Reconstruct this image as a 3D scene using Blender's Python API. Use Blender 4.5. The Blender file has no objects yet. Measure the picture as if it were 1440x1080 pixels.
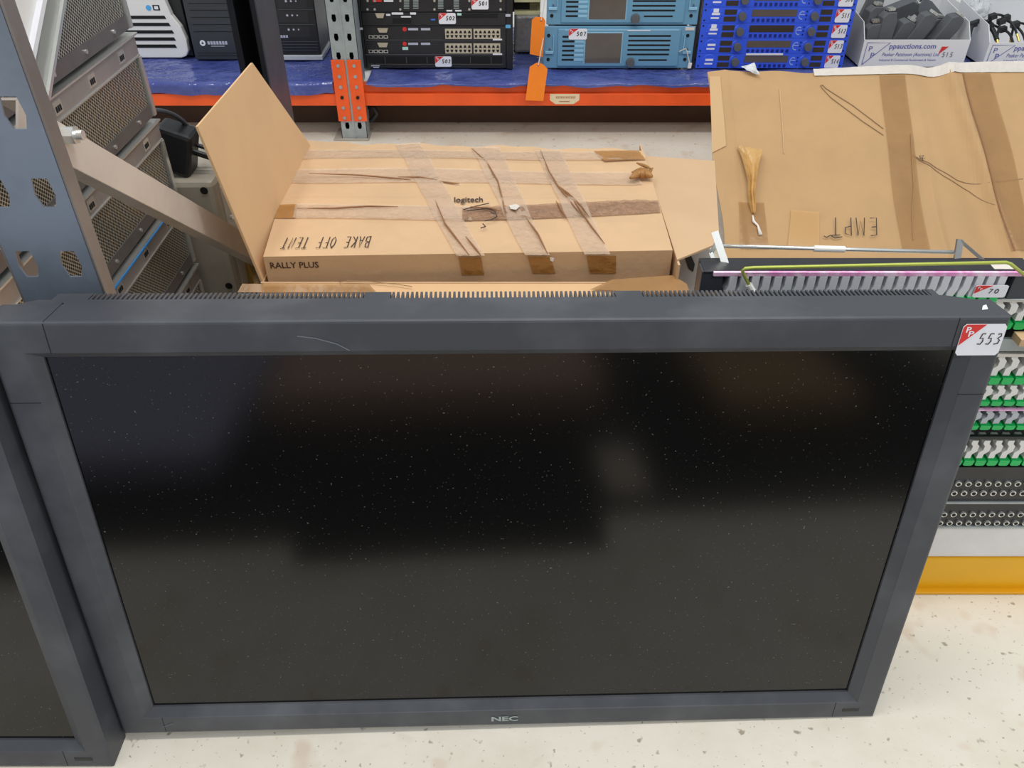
import bpy, math, random
from mathutils import Vector, Matrix
random.seed(7)
C = bpy.data.collections.new('scene'); bpy.context.scene.collection.children.link(C)
S = bpy.context.scene
# ------------------------------------------------------------------ camera
FPX, TH, H = 1150.0, math.radians(38), 1.156
cd = bpy.data.cameras.new('camera'); cam = bpy.data.objects.new('camera', cd); C.objects.link(cam)
cam.location = (0, 0, H); cam.rotation_euler = (math.pi/2 - TH, 0, 0)
cd.sensor_fit = 'HORIZONTAL'; cd.sensor_width = 36; cd.lens = 36*FPX/1440; cd.clip_start = .02
S.camera = cam
# ------------------------------------------------------------------ world and lamps
W = bpy.data.worlds.new('world'); S.world = W; W.use_nodes = True
bg = W.node_tree.nodes['Background']; bg.inputs[0].default_value = (.86, .93, 1, 1); bg.inputs[1].default_value = .62
def area(name, loc, rot, sx, sy, power, col=(1, .97, .92)):
    l = bpy.data.lights.new(name, 'AREA'); l.shape = 'RECTANGLE'; l.size = sx; l.size_y = sy; l.energy = power; l.color = col
    o = bpy.data.objects.new(name, l); C.objects.link(o); o.location = loc; o.rotation_euler = rot; return o
area('ceiling_light', (.6, .9, 3.9), (0, 0, 0), 3.2, .35, 62)
area('ceiling_light', (-1.6, 2.3, 3.9), (0, 0, 0), .4, 3.0, 40)
area('ceiling_light', (1.2, -1.6, 3.9), (math.radians(-12), 0, 0), 3.6, .5, 55)
S.view_settings.view_transform = 'Standard'; S.view_settings.look = 'None'
S.view_settings.exposure = .12; S.view_settings.gamma = 1; S.view_settings.use_curve_mapping = False

# ------------------------------------------------------------------ helpers
def ray(px, py):
    x = (px-720)/FPX; y = (py-540)/FPX; c, s = math.cos(TH), math.sin(TH)
    return Vector((x, c - s*y, -s - c*y))
O = Vector((0, 0, H))
def atY(px, py, Y): d = ray(px, py); return O + d*(Y/d.y)
def atZ(px, py, Z): d = ray(px, py); return O + d*((Z-H)/d.z)
def atX(px, py, X): d = ray(px, py); return O + d*(X/d.x)
class Plane:
    def __init__(s, a, b, c):            # n oriented to the camera
        s.p = a; s.n = (b-a).cross(c-a).normalized()
        if s.n.dot(O-a) < 0: s.n = -s.n
    def at(s, px, py, off=0):
        d = ray(px, py); t = (s.p - O).dot(s.n)/d.dot(s.n); return O + d*t + s.n*off
def srgb(r, g, b):
    f = lambda c: (c/255/12.92) if c/255 <= .04045 else ((c/255+.055)/1.055)**2.4
    return (f(r), f(g), f(b), 1)

MATS = {}
def mat(name, col, rough=.5, metal=0, noise=0, nscale=20, col2=None, bump=0, bscale=40, spec=.5, emit=None, trans=0, alpha=1, detail=4, coat=0, lo=.4, hi=.62):
    if name in MATS: return MATS[name]
    m = bpy.data.materials.new(name); m.use_nodes = True; nt = m.node_tree; b = nt.nodes['Principled BSDF']; L = nt.links
    b.inputs['Base Color'].default_value = col; b.inputs['Roughness'].default_value = rough; b.inputs['Metallic'].default_value = metal
    b.inputs['Specular IOR Level'].default_value = spec; b.inputs['Alpha'].default_value = alpha; b.inputs['Transmission Weight'].default_value = trans
    b.inputs['Coat Weight'].default_value = coat
    tc = nt.nodes.new('ShaderNodeTexCoord')
    if col2 is None and noise: col2 = tuple(c*(1-noise) for c in col[:3]) + (1,)
    if col2 is not None:
        n = nt.nodes.new('ShaderNodeTexNoise'); n.inputs['Scale'].default_value = nscale; n.inputs['Detail'].default_value = detail; n.inputs['Roughness'].default_value = .6
        r = nt.nodes.new('ShaderNodeValToRGB'); r.color_ramp.elements[0].position = lo; r.color_ramp.elements[1].position = hi
        r.color_ramp.elements[0].color = col; r.color_ramp.elements[1].color = col2
        L.new(tc.outputs['Object'], n.inputs['Vector']); L.new(n.outputs['Fac'], r.inputs['Fac']); L.new(r.outputs['Color'], b.inputs['Base Color'])
    if bump:
        n2 = nt.nodes.new('ShaderNodeTexNoise'); n2.inputs['Scale'].default_value = bscale; n2.inputs['Detail'].default_value = 3
        bp = nt.nodes.new('ShaderNodeBump'); bp.inputs['Strength'].default_value = bump; bp.inputs['Distance'].default_value = .01
        L.new(tc.outputs['Object'], n2.inputs['Vector']); L.new(n2.outputs['Fac'], bp.inputs['Height']); L.new(bp.outputs['Normal'], b.inputs['Normal'])
    if emit: b.inputs['Emission Color'].default_value = emit; b.inputs['Emission Strength'].default_value = 1
    MATS[name] = m; return m

class MB:
    def __init__(s): s.v = []; s.f = []
    def add(s, vs, fs):
        o = len(s.v); s.v += [Vector(v) for v in vs]; s.f += [[i+o for i in f] for f in fs]; return s
    def box(s, a, b):
        x0, y0, z0 = [min(a[i], b[i]) for i in range(3)]; x1, y1, z1 = [max(a[i], b[i]) for i in range(3)]
        return s.add([(x0,y0,z0),(x1,y0,z0),(x1,y1,z0),(x0,y1,z0),(x0,y0,z1),(x1,y0,z1),(x1,y1,z1),(x0,y1,z1)],
                     [(0,3,2,1),(4,5,6,7),(0,1,5,4),(1,2,6,5),(2,3,7,6),(3,0,4,7)])
    def obox(s, c, ax, ay, az):         # centre and half-axis vectors
        c = Vector(c); ax, ay, az = Vector(ax), Vector(ay), Vector(az)
        return s.add([c+ax*i+ay*j+az*k for k in (-1,1) for i, j in ((-1,-1),(1,-1),(1,1),(-1,1))],
                     [(0,3,2,1),(4,5,6,7),(0,1,5,4),(1,2,6,5),(2,3,7,6),(3,0,4,7)])
    def prism(s, pts, ext):             # polygon extruded by a vector
        n = len(pts); pts = [Vector(p) for p in pts]; e = Vector(ext)
        return s.add(pts + [p+e for p in pts], [list(range(n))[::-1], list(range(n, 2*n))] + [(i, (i+1) % n, n+(i+1) % n, n+i) for i in range(n)])
    def slab(s, q, t):                  # quad given thickness along its normal
        q = [Vector(p) for p in q]; n = (q[1]-q[0]).cross(q[2]-q[0]).normalized()
        return s.prism(q, n*t)
    def cyl(s, a, b, r, r2=None, n=20, cap=True):
        a, b = Vector(a), Vector(b); r2 = r if r2 is None else r2; z = (b-a).normalized()
        x = z.orthogonal().normalized(); y = z.cross(x)
        vs = [a+(x*math.cos(t)+y*math.sin(t))*r for t in [2*math.pi*i/n for i in range(n)]] + [b+(x*math.cos(t)+y*math.sin(t))*r2 for t in [2*math.pi*i/n for i in range(n)]]
        fs = [(i, (i+1) % n, n+(i+1) % n, n+i) for i in range(n)]
        if cap: fs += [list(range(n))[::-1], list(range(n, 2*n))]
        return s.add(vs, fs)
    def tube(s, pts, r, n=8, rr=None):
        pts = [Vector(p) for p in pts]; o = len(s.v); up = None
        for i, p in enumerate(pts):
            t = (pts[min(i+1, len(pts)-1)]-pts[max(i-1, 0)]).normalized()
            x = t.orthogonal().normalized() if up is None else (up - t*up.dot(t)).normalized()
            up = x; y = t.cross(x); R = rr[i] if rr else r
            s.v += [p+(x*math.cos(a)+y*math.sin(a))*R for a in [2*math.pi*k/n for k in range(n)]]
        for i in range(len(pts)-1):
            for k in range(n): s.f.append([o+i*n+k, o+i*n+(k+1) % n, o+(i+1)*n+(k+1) % n, o+(i+1)*n+k])
        s.f.append([o+k for k in range(n)][::-1]); s.f.append([o+(len(pts)-1)*n+k for k in range(n)])
        return s
    def ribbon(s, pts, w, n, t=.0006):  # flat stroke lying on a surface with normal n
        pts = [Vector(p) for p in pts]; L = []
        for i, p in enumerate(pts):
            d = (pts[min(i+1, len(pts)-1)]-pts[max(i-1, 0)]); sd = n.cross(d)
            sd = sd.normalized() if sd.length > 1e-9 else Vector((1,0,0)); L.append((p-sd*w/2, p+sd*w/2))
        o = len(s.v)
        for a, b in L: s.v += [a, b, a+n*t, b+n*t]
        for i in range(len(L)-1):
            k = o+4*i; s.f += [[k+2, k+3, k+7, k+6], [k, k+2, k+6, k+4], [k+1, k+5, k+7, k+3]]
        s.f += [[o, o+1, o+3, o+2], [o+4*len(L)-4, o+4*len(L)-2, o+4*len(L)-1, o+4*len(L)-3]]
        return s
    def build(s, name, m, parent=None, world=True, bevel=0, smooth=False, solid=0, seg=2):
        me = bpy.data.meshes.new(name); o = bpy.data.objects.new(name, me); C.objects.link(o)
        off = Vector((0, 0, 0))
        if parent is not None:
            o.parent = parent
            if world:
                r = parent
                while r.parent: r = r.parent
                off = Vector(r.location)
        elif world == 'base' and s.v:
            off = sum(s.v, Vector())/len(s.v); off.z = min(v.z for v in s.v); o.location = off
        me.from_pydata([tuple(v-off) for v in s.v], [], s.f); me.materials.append(m); me.validate()
        import bmesh
        bm = bmesh.new(); bm.from_mesh(me); bmesh.ops.recalc_face_normals(bm, faces=bm.faces); bm.to_mesh(me); bm.free()
        if smooth: me.polygons.foreach_set('use_smooth', [True]*len(me.polygons))
        if solid: d = o.modifiers.new('solid', 'SOLIDIFY'); d.thickness = solid
        if bevel: d = o.modifiers.new('bevel', 'BEVEL'); d.width = bevel; d.segments = seg; d.limit_method = 'ANGLE'
        return o
def tag(o, label=None, cat=None, group=None, kind=None):
    if label: o['label'] = label
    if cat: o['category'] = cat
    if group: o['group'] = group
    if kind: o['kind'] = kind
    return o
def thing(name, loc, label, cat, group=None):
    o = bpy.data.objects.new(name, None); C.objects.link(o); o.location = loc; o.empty_display_size = .05
    return tag(o, label, cat, group)
def dup(o, loc, parent=None, label=None):
    c = o.copy(); C.objects.link(c); c.location = loc
    if parent is not None: c.parent = parent
    for ch in list(o.children):
        d = ch.copy(); C.objects.link(d); d.parent = c
        for g in ch.children: e = g.copy(); C.objects.link(e); e.parent = d
    if label: c['label'] = label
    return c
# printed lettering (built-in font turned to mesh)
def text_mb(txt, size, org, xd, yd, thick=.0006, bold=0, xs=1, align='LEFT', ys=1):
    cu = bpy.data.curves.new('t', 'FONT'); cu.body = txt; cu.size = size; cu.align_x = align; cu.offset = bold*size; cu.resolution_u = 2
    ob = bpy.data.objects.new('t', cu); C.objects.link(ob); bpy.context.view_layer.update()
    me = bpy.data.meshes.new_from_object(ob.evaluated_get(bpy.context.evaluated_depsgraph_get()))
    xd, yd = Vector(xd).normalized(), Vector(yd).normalized(); n = xd.cross(yd); org = Vector(org)
    mb = MB(); mb.add([org+xd*v.co.x*xs+yd*v.co.y*ys+n*thick for v in me.vertices], [list(p.vertices) for p in me.polygons])
    bpy.data.objects.remove(ob); bpy.data.curves.remove(cu); bpy.data.meshes.remove(me); return mb
# hand-drawn strokes
STK = {'B': [[(.1,0),(.15,1)],[(.1,1),(.6,.95),(.6,.6),(.15,.52),(.7,.42),(.65,.05),(0,0)]], 'A': [[(0,0),(.4,1),(.65,0)],[(.12,.35),(.6,.35)]],
 'K': [[(.05,0),(.1,1)],[(.6,.95),(.1,.45),(.65,0)]], 'E': [[(.6,1),(.1,.95),(.05,0),(.6,.02)],[(.08,.5),(.5,.52)]], 'O': [[(.4,1),(.08,.7),(.05,.3),(.35,0),(.65,.25),(.7,.7),(.4,1)]],
 'F': [[(.1,0),(.1,1),(.65,.98)],[(.1,.52),(.5,.52)]], 'T': [[(0,.97),(.75,1)],[(.38,1),(.34,0)]], 'N': [[(.05,0),(.1,1),(.55,0),(.62,1)]],
 'M': [[(0,0),(.12,1),(.38,.2),(.62,1),(.72,0)]], 'P': [[(.1,0),(.12,1),(.6,.9),(.6,.55),(.12,.48)]], 'Y': [[(0,1),(.3,.5),(.62,1)],[(.3,.5),(.2,0)]], ' ': [],
 '5': [[(.62,1),(.2,1),(.12,.55),(.5,.58),(.62,.3),(.45,.02),(.05,.05)]], '3': [[(.1,.95),(.5,1),(.6,.78),(.25,.55),(.6,.4),(.55,.08),(.05,.02)]],
 '0': [[(.35,1),(.08,.7),(.08,.25),(.32,0),(.6,.25),(.6,.75),(.35,1)]], '1': [[(.3,1),(.3,0)]], '2': [[(.08,.8),(.35,1),(.6,.75),(.1,.02),(.62,.02)]],
 '4': [[(.45,0),(.5,1),(.05,.35),(.65,.35)]], '7': [[(.05,1),(.62,1),(.25,0)]], '9': [[(.6,.8),(.3,1),(.08,.75),(.3,.5),(.6,.75),(.5,0)]]}
def strokes(txt, h, org, xd, yd, w, adv=.9, slant=0, off=.0008, t=.0004):   # adv: letter pitch as a share of h
    xd, yd = Vector(xd).normalized(), Vector(yd).normalized(); n = xd.cross(yd); mb = MB(); org = Vector(org)
    for i, ch in enumerate(txt):
        for st in STK[ch]: mb.ribbon([org+xd*h*((x*adv/.9+slant*y)*.85+adv*i)+yd*h*y+n*off for x, y in st], w, n, t)
    return mb

# ------------------------------------------------------------------ materials
M = {}
M['card'] = mat('cardboard', srgb(212,176,136), .8, noise=.07, nscale=9, bump=.08, bscale=60)
M['card_in'] = mat('cardboard_flap', srgb(224,184,138), .8, noise=.05, nscale=6, bump=.06, bscale=60)
M['card_d'] = mat('cardboard_worn', srgb(196,158,112), .8, noise=.08, nscale=5, bump=.1, bscale=30)
M['tape'] = mat('clear_tape', srgb(230,204,178), .2, noise=.1, nscale=14, bump=.5, bscale=70, alpha=.45)
M['tape_b'] = mat('brown_tape', srgb(186,132,70), .25, noise=.15, nscale=20, bump=.35, bscale=60, alpha=.8)
M['tape_t'] = mat('tan_tape', srgb(184,140,88), .28, noise=.12, nscale=12, bump=.2, bscale=40, alpha=.55)
M['tape_p'] = mat('wrinkled_tape', srgb(176,136,106), .25, noise=.25, nscale=60, bump=.8, bscale=120, alpha=.75)
M['crease'] = mat('tape_crease', srgb(150,104,66), .35)
M['tape_w'] = mat('white_tape', srgb(222,214,204), .5, noise=.06, nscale=30, bump=.3, bscale=60)
M['paper'] = mat('torn_paper', srgb(240,234,224), .7)
M['ink'] = mat('marker_ink', srgb(60,48,42), .6); M['inkp'] = mat('pencil', srgb(150,118,86), .7)
M['prt'] = mat('print_ink', srgb(70,52,44), .6)
M['plastic'] = mat('monitor_plastic', srgb(66,68,74), .44, col2=srgb(92,94,99), nscale=7, bump=.06, bscale=900, lo=.42, hi=.75)
M['plastic_d'] = mat('monitor_plastic_plain', srgb(46,48,52), .5, noise=.15, nscale=30)
M['black'] = mat('black_plastic', srgb(30,32,35), .4, noise=.2, nscale=40)
M['blackm'] = mat('black_metal', srgb(42,42,46), .38, noise=.2, nscale=30)
M['dark'] = mat('dark_hole', srgb(10,10,11), .7)
M['label'] = mat('label_white', srgb(238,238,244), .35); M['red'] = mat('label_red', srgb(222,52,48), .35)
M['orange'] = mat('orange_paint', srgb(246,92,30), .35, noise=.12, nscale=8)
M['galv'] = mat('galvanised', srgb(168,176,178), .42, metal=.35, noise=.15, nscale=25)
M['steel'] = mat('steel', srgb(168,166,162), .3, metal=.85, noise=.2, nscale=12)
M['steel_b'] = mat('bright_steel', srgb(225,226,222), .25, metal=.7)
M['rackblue'] = mat('blue_grey_steel', srgb(138,148,162), .38, metal=.25, noise=.2, nscale=9)
M['rackshade'] = mat('shaded_steel', srgb(48,50,56), .3, metal=.4, noise=.2, nscale=12)  # rear upright's channel: shade inside it is put into the colour
M['brass'] = mat('brass', srgb(214,180,96), .3, metal=.8)
M['beige'] = mat('beige_paint', srgb(172,164,150), .45, noise=.08, nscale=15)
M['blueunit'] = mat('blue_front', srgb(56,96,234), .35); M['blueshade'] = mat('blue_recess', srgb(22,40,130), .4)
M['teal'] = mat('teal_front', srgb(108,158,188), .42); M['teal_l'] = mat('teal_light', srgb(144,192,218), .42)
M['lcd'] = mat('grey_lcd', srgb(98,90,84), .12, noise=.15, nscale=6)
M['lcd_d'] = mat('dark_lcd', srgb(62,56,50), .2)
M['white'] = mat('white_plastic', srgb(236,234,230), .4); M['cream'] = mat('cream_metal', srgb(216,212,168), .4)
M['grey'] = mat('grey_plastic', srgb(96,98,102), .5, noise=.1, nscale=20)
M['lgrey'] = mat('light_grey_plastic', srgb(190,194,200), .45)
M['green'] = mat('green_tab', srgb(30,190,96), .4); M['pink'] = mat('pink_strip', srgb(232,150,205), .5, col2=srgb(246,214,236), nscale=60)
M['yellow'] = mat('yellow_paint', srgb(240,178,14), .4, noise=.05, nscale=10)
M['wire'] = mat('green_yellow_wire', srgb(176,186,84), .35, metal=.3)
M['tag'] = mat('orange_card', srgb(255,138,30), .6, noise=.05); M['string'] = mat('string', srgb(228,216,196), .8)
M['indigo'] = mat('indigo_ink', srgb(92,98,170), .6)
M['portbeige'] = mat('port_beige', srgb(196,184,160), .5)
M['sheet'] = mat('blue_polythene', srgb(66,76,142), .09, noise=.2, nscale=5, bump=1.0, bscale=20, col2=srgb(98,110,170), lo=.4, hi=.75)
M['grayfilm'] = mat('grey_polythene', srgb(140,138,136), .2, noise=.3, nscale=14, bump=1.0, bscale=18)
M['bubble'] = mat('bubble_wrap', srgb(215,218,220), .2, bump=.8, bscale=60, noise=.1)
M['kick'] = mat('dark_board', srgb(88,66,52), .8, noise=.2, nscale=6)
M['wood'] = mat('painted_board', srgb(232,230,228), .6, noise=.06, nscale=12, bump=.2, bscale=30)

def floor_mat():
    m = mat('concrete_floor', srgb(226,220,206), .42, col2=srgb(206,194,174), nscale=3.2, detail=8, lo=.45, hi=.8, bump=.05, bscale=60)
    nt = m.node_tree; b = nt.nodes['Principled BSDF']; src = b.inputs['Base Color'].links[0].from_socket
    tc = [n for n in nt.nodes if n.type == 'TEX_COORD'][0]
    def layer(src, scale, lo, hi, colr, fac):
        n = nt.nodes.new('ShaderNodeTexNoise'); n.inputs['Scale'].default_value = scale; n.inputs['Detail'].default_value = 2
        r = nt.nodes.new('ShaderNodeValToRGB'); r.color_ramp.elements[0].position = lo; r.color_ramp.elements[1].position = hi
        mu = nt.nodes.new('ShaderNodeMath'); mu.operation = 'MULTIPLY'; mu.inputs[1].default_value = fac
        mx = nt.nodes.new('ShaderNodeMix'); mx.data_type = 'RGBA'; mx.inputs[7].default_value = colr
        nt.links.new(tc.outputs['Object'], n.inputs['Vector']); nt.links.new(n.outputs['Fac'], r.inputs['Fac']); nt.links.new(r.outputs['Color'], mu.inputs[0])
        nt.links.new(mu.outputs[0], mx.inputs[0]); nt.links.new(src, mx.inputs[6]); return mx.outputs[2]
    s = layer(src, 60, .66, .74, srgb(140,124,104), .75); s = layer(s, 14, .6, .72, srgb(196,160,132), .4); s = layer(s, 140, .68, .73, srgb(110,100,90), .6)
    nt.links.new(s, b.inputs['Base Color']); return m
def perf_mat(name, base, pitch, rad, ax='yz'):
    m = mat(name, base, .32, metal=.6); nt = m.node_tree; b = nt.nodes['Principled BSDF']; L = nt.links
    tc = nt.nodes['Texture Coordinate']
    def grid(o):
        mp = nt.nodes.new('ShaderNodeMapping'); mp.inputs['Scale'].default_value = (0 if 'x' not in ax else 1/pitch, 0 if 'y' not in ax else 1/pitch, 0 if 'z' not in ax else 1/(pitch*.9))
        mp.inputs['Location'].default_value = tuple(o if c in ax else .5 for c in 'xyz')
        fr = nt.nodes.new('ShaderNodeVectorMath'); fr.operation = 'FRACTION'
        sb = nt.nodes.new('ShaderNodeVectorMath'); sb.operation = 'SUBTRACT'; sb.inputs[1].default_value = (.5, .5, .5)
        ln = nt.nodes.new('ShaderNodeVectorMath'); ln.operation = 'LENGTH'
        L.new(tc.outputs['Object'], mp.inputs[0]); L.new(mp.outputs[0], fr.inputs[0]); L.new(fr.outputs[0], sb.inputs[0]); L.new(sb.outputs[0], ln.inputs[0]); return ln.outputs['Value']
    mn = nt.nodes.new('ShaderNodeMath'); mn.operation = 'MINIMUM'; L.new(grid(10), mn.inputs[0]); L.new(grid(10.5), mn.inputs[1])
    lt = nt.nodes.new('ShaderNodeMath'); lt.operation = 'LESS_THAN'; lt.inputs[1].default_value = rad; L.new(mn.outputs[0], lt.inputs[0])
    mx = nt.nodes.new('ShaderNodeMix'); mx.data_type = 'RGBA'; mx.inputs[6].default_value = base; mx.inputs[7].default_value = srgb(34, 34, 30)
    L.new(lt.outputs[0], mx.inputs[0]); L.new(mx.outputs[2], b.inputs['Base Color'])
    iv = nt.nodes.new('ShaderNodeMath'); iv.operation = 'SUBTRACT'; iv.inputs[0].default_value = .6; L.new(lt.outputs[0], iv.inputs[1]); L.new(iv.outputs[0], b.inputs['Metallic'])
    return m
M['floor'] = floor_mat(); M['perf'] = perf_mat('perforated_steel', srgb(218,214,200), .0078, .30)
def screen_mat():
    m = mat('screen_glass', srgb(8,8,8), .15, spec=.52, col2=srgb(110,108,100), nscale=330, lo=.72, hi=.80, detail=1); return m
M['screen'] = screen_mat()

# ------------------------------------------------------------------ setting
tag(MB().box((-6, -4, -.1), (6, 6.2, 0)).build('floor', M['floor']), kind='structure')
tag(MB().box((-6, 6.2, 0), (6, 6.3, 4.5)).build('wall_back', mat('wall_paint', srgb(190,190,186), .7, noise=.05)), kind='structure')

# ------------------------------------------------------------------ lot label (part with sub-parts), in a local frame
def lot_label(parent, org, xd, yd, w, h, num, world=False, sw=.0022, pp=True, skew=0):
    xd, yd = Vector(xd).normalized(), Vector(yd).normalized(); n = xd.cross(yd); org = Vector(org)
    def P(a, b, o=0): return org + xd*(a*w) + yd*(b*h) + n*o
    r = .06
    pl = [P(r,0), P(1-r,0), P(1,r*1.5), P(1,1-r*1.5), P(1-r,1), P(r,1), P(0,1-r*1.5), P(0,r*1.5)]
    lab = MB().prism(pl, n*.0006).build('lot_label', M['label'], parent, world); lab['label'] = 'white paper lot sticker with red corner'
    MB().prism([P(.01,.33,.0007), P(.52,.99,.0007), P(.07,.99,.0007), P(.01,.9,.0007)], n*.0003).build('red_corner', M['red'], lab, world)
    if pp:
        a = text_mb('P', h*.25, P(.07,.75,.0012), xd, yd, .0002, .02, 1.2); b = text_mb('P', h*.25, P(.145,.62,.0012), xd, yd, .0002, .02, 1.3); a.add(b.v, b.f)
        a.build('logo', M['label'], lab, world)
    strokes(num, h*.34, P(.42,.36), xd, yd, sw, .19*w/(h*.34), .15).build('lot_number', M['ink'], lab, world)
    return lab

# ------------------------------------------------------------------ flat screen monitors
def make_monitor(root, fancy=True):
    bl, Wg, br, bb, Hg, bt = .0497, 1.018, .0468, .0476, .5727, .046
    w, h = bl+Wg+br, bb+Hg+bt
    B = dict(world=False)
    # bezel : outer wrap + face + inner slope
    def ring(x0, z0, x1, z1, y): return [(x0,y,z0),(x1,y,z0),(x1,y,z1),(x0,y,z1)]
    sl = .0135
    rings = [ring(.004,.004,w-.004,h-.004,.052), ring(0,0,w,h,.046), ring(0,0,w,h,.0025), ring(.0018,.0018,w-.0018,h-.0018,.0006), ring(.004,.004,w-.004,h-.004,0),
             ring(bl-sl-.001,bb-sl-.001,w-br+sl+.001,h-bt+sl*.6+.001,0), ring(bl-sl,bb-sl,w-br+sl,h-bt+sl*.6,.001), ring(bl,bb,w-br,h-bt,.0085), ring(bl,bb,w-br,h-bt,.0125)]
    mb = MB(); vs = [p for r in rings for p in r]; fs = []
    for i in range(len(rings)-1):
        for k in range(4): fs.append((4*i+k, 4*i+(k+1) % 4, 4*i+4+(k+1) % 4, 4*i+4+k))
    mb.add(vs, fs); mb.build('bezel', M['plastic'], root, **B)
    MB().box((bl-.002,.0115,bb-.002), (w-br+.002,.02,h-bt+.002)).build('screen', M['screen'], root, **B)
    # rear housing with rounded, drawn-in corners
    def outline(inset, z): return z
    d0, d1 = .03, .0555
    top = [(.004,d0), (.004,.046), (.02,.058), (.03,.064), (w-.045,.064), (w-.03,.058), (w-.012,.05), (w-.004,.042), (w-.004,d0)]
    hs = MB().prism([(x, y, .004) for x, y in top], (0, 0, h-.0065))
    hs.box((.03,.06,.03), (w-.045,.078,h-.017)); hs.prism([(.1,.078,.08), (w-.1,.078,.08), (w-.14,.105,.12), (.14,.105,.12)], (0,0,h-.2))
    hs.build('rear_housing', M['plastic'], root, **B)
    v = MB(); ht = h-.0026
    def solid(a, b): v.box((a,.058,h-.02), (b,.0815,ht))
    def fins(a, b):
        n = int(round((b-a)/.0054))
        for i in range(n):
            x = a+(b-a)*(i+.5)/n; v.box((x-.00135,.058,h-.02), (x+.00135,.0815,ht))
    segs = [(.085,.395,1), (.395,.425,0), (.425,.685,1), (.685,.716,0), (.716,1.056,1)]
    solid(.045,.085); solid(1.056,w-.05)
    for a, b, f in segs: (fins if f else solid)(a, b)
    v.build('vent_grille', M['plastic'], root, **B)
    # seams, emblem, indicator
    class SM:
        def box(q, a, b): MB().box(a, b).build('seam', M['dark'], root, **B)
    sm = SM(); sm.box((bl+.014,-.0003,h-bt+.009), (bl+.0148,.0004,h-.002)); sm.box((bl+.0146,.002,h-.0012), (bl+.0154,.05,h+.0002))
    sm.box((w-br-.012,-.0003,h-bt+.009), (w-br-.0112,.0004,h-.002)); sm.box((.002,-.0003,h-.1), (bl-sl,.0004,h-.0994)); sm.box((w-br+sl,-.0003,h-.1), (w-.002,.0004,h-.0994))
    sm.box((bl+.012,-.0003,.003), (bl+.0126,.0004,bb-sl)); sm.box((w-br-.018,-.0003,.003), (w-br-.0174,.0004,bb-sl))
    t = text_mb('NEC', .0135, (w/2, 0, .0115), (1,0,0), (0,0,1), .0008, .035, 1.5, 'CENTER'); t.build('emblem', mat('emblem_grey', srgb(160,172,168), .4), root, **B)
    MB().box((w-.052,-.0006,.014), (w-.026,.001,.021)).build('sensor_window', M['black'], root, bevel=.001, **B)
    return w, h
def monitor_root(x0, y0, z0, yaw, roll, lean, label):
    ux = Vector((math.cos(yaw)*math.cos(roll), math.sin(yaw)*math.cos(roll), -math.sin(roll))); n = Vector((-math.sin(yaw), math.cos(yaw), 0))
    v = n*math.sin(lean)+Vector((0,0,1))*math.cos(lean); v = (v-ux*v.dot(ux)).normalized(); b = v.cross(ux)
    root = thing('monitor', (0,0,0), label, 'monitor')
    m = Matrix((ux, b, v)).transposed().to_4x4(); m.translation = (x0, y0, z0); root.matrix_world = m
    return root
mon = monitor_root(-.5681, .6274, .0155, .032, .0137, .1398, 'big black flat screen monitor in the middle, lot sticker 553 on its top right corner')
w, h = make_monitor(mon)
lot_label(mon, (w-.0525,-.0008,h-.0478), (1,0,.0), (0,0,1), .0495, .039, '553', sw=.0012)
MB().prism([(w-.026,.016,h+.0003), (w-.018,.018,h+.0003), (w-.0135,.030,h+.0003), (w-.019,.027,h+.0003)], (0,0,.0004)).build('torn_sticker', M['label'], mon, False)
scr = MB().ribbon([(.33,-.0006,h-.018),(.35,-.0006,h-.021),(.372,-.0006,h-.028),(.385,-.0006,h-.036)], .0012, Vector((0,-1,0)), .0003)
scr.ribbon([(.06,-.0006,.015),(.075,-.0006,.022)], .001, Vector((0,-1,0)), .0003)
scr.build('scratch', mat('scuff', srgb(112,116,120), .6), mon, False)
mon2 = monitor_root(-.5715-1.1145, .586, .0005, 0, 0, math.radians(9.6), 'black flat screen monitor at the left edge, mostly cut off by the frame')
make_monitor(mon2)

# ------------------------------------------------------------------ near rack frame (front upright, rear upright, brace)
def keyhole(px, py, sc=1): pass
FY = .835
fu = thing('rack_upright', (-.55, FY+.02, 0), 'blue-grey perforated steel upright at the left, directly behind the monitor', 'rack upright')
xl, xr = atY(35,423,FY).x, atY(149,423,FY).x
holes = []
for (a, b, c, d) in ((25,355,52,388), (87,352,112,388)):
    p = atY((a+c)/2, (b+d)/2, FY); holes.append(p)
pz = (atY(60,270,FY).z-atY(100,370,FY).z)
def upright_face(name, parent, x0, x1, y, z0, z1, cols, zs, m, hw=.0115, hh=.017):
    # a real sheet with keyhole openings: strips around each hole
    mb = MB(); t = .0025
    cuts = sorted(zs)
    def cell(xa, xb, za, zb, hx, hz):
        hp = [(hx-hw*.6, hz-hh), (hx+hw*.6, hz-hh), (hx+hw, hz-hh*.15), (hx+hw*.75, hz+hh), (hx-hw*.75, hz+hh), (hx-hw, hz-hh*.15)]
        out = [(xa, za), (xb, za), (xb, (za+zb)/2), (xb, zb), (xa, zb), (xa, (za+zb)/2)]
        n = 6; vs = [(x, y, z) for x, z in out]+[(x, y, z) for x, z in hp]+[(x, y+t, z) for x, z in hp]+[(x, y+t, z) for x, z in out]
        fs = []
        for i in range(n):
            j = (i+1) % n; fs += [(i, j, n+j, n+i), (n+i, n+j, 2*n+j, 2*n+i), (2*n+i, 2*n+j, 3*n+j, 3*n+i)]
        mb.add(vs, fs)
    xm = (cols[0]+cols[1])/2; half = (cuts[1]-cuts[0])/2
    for z in cuts:
        cell(x0, xm, z-half, z+half, cols[0], z); cell(xm, x1, z-half, z+half, cols[1], z)
    if cuts[0]-half > z0: mb.box((x0,y,z0), (x1,y+t,cuts[0]-half))
    if z1 > cuts[-1]+half: mb.box((x0,y,cuts[-1]+half), (x1,y+t,z1))
    return mb
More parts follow.
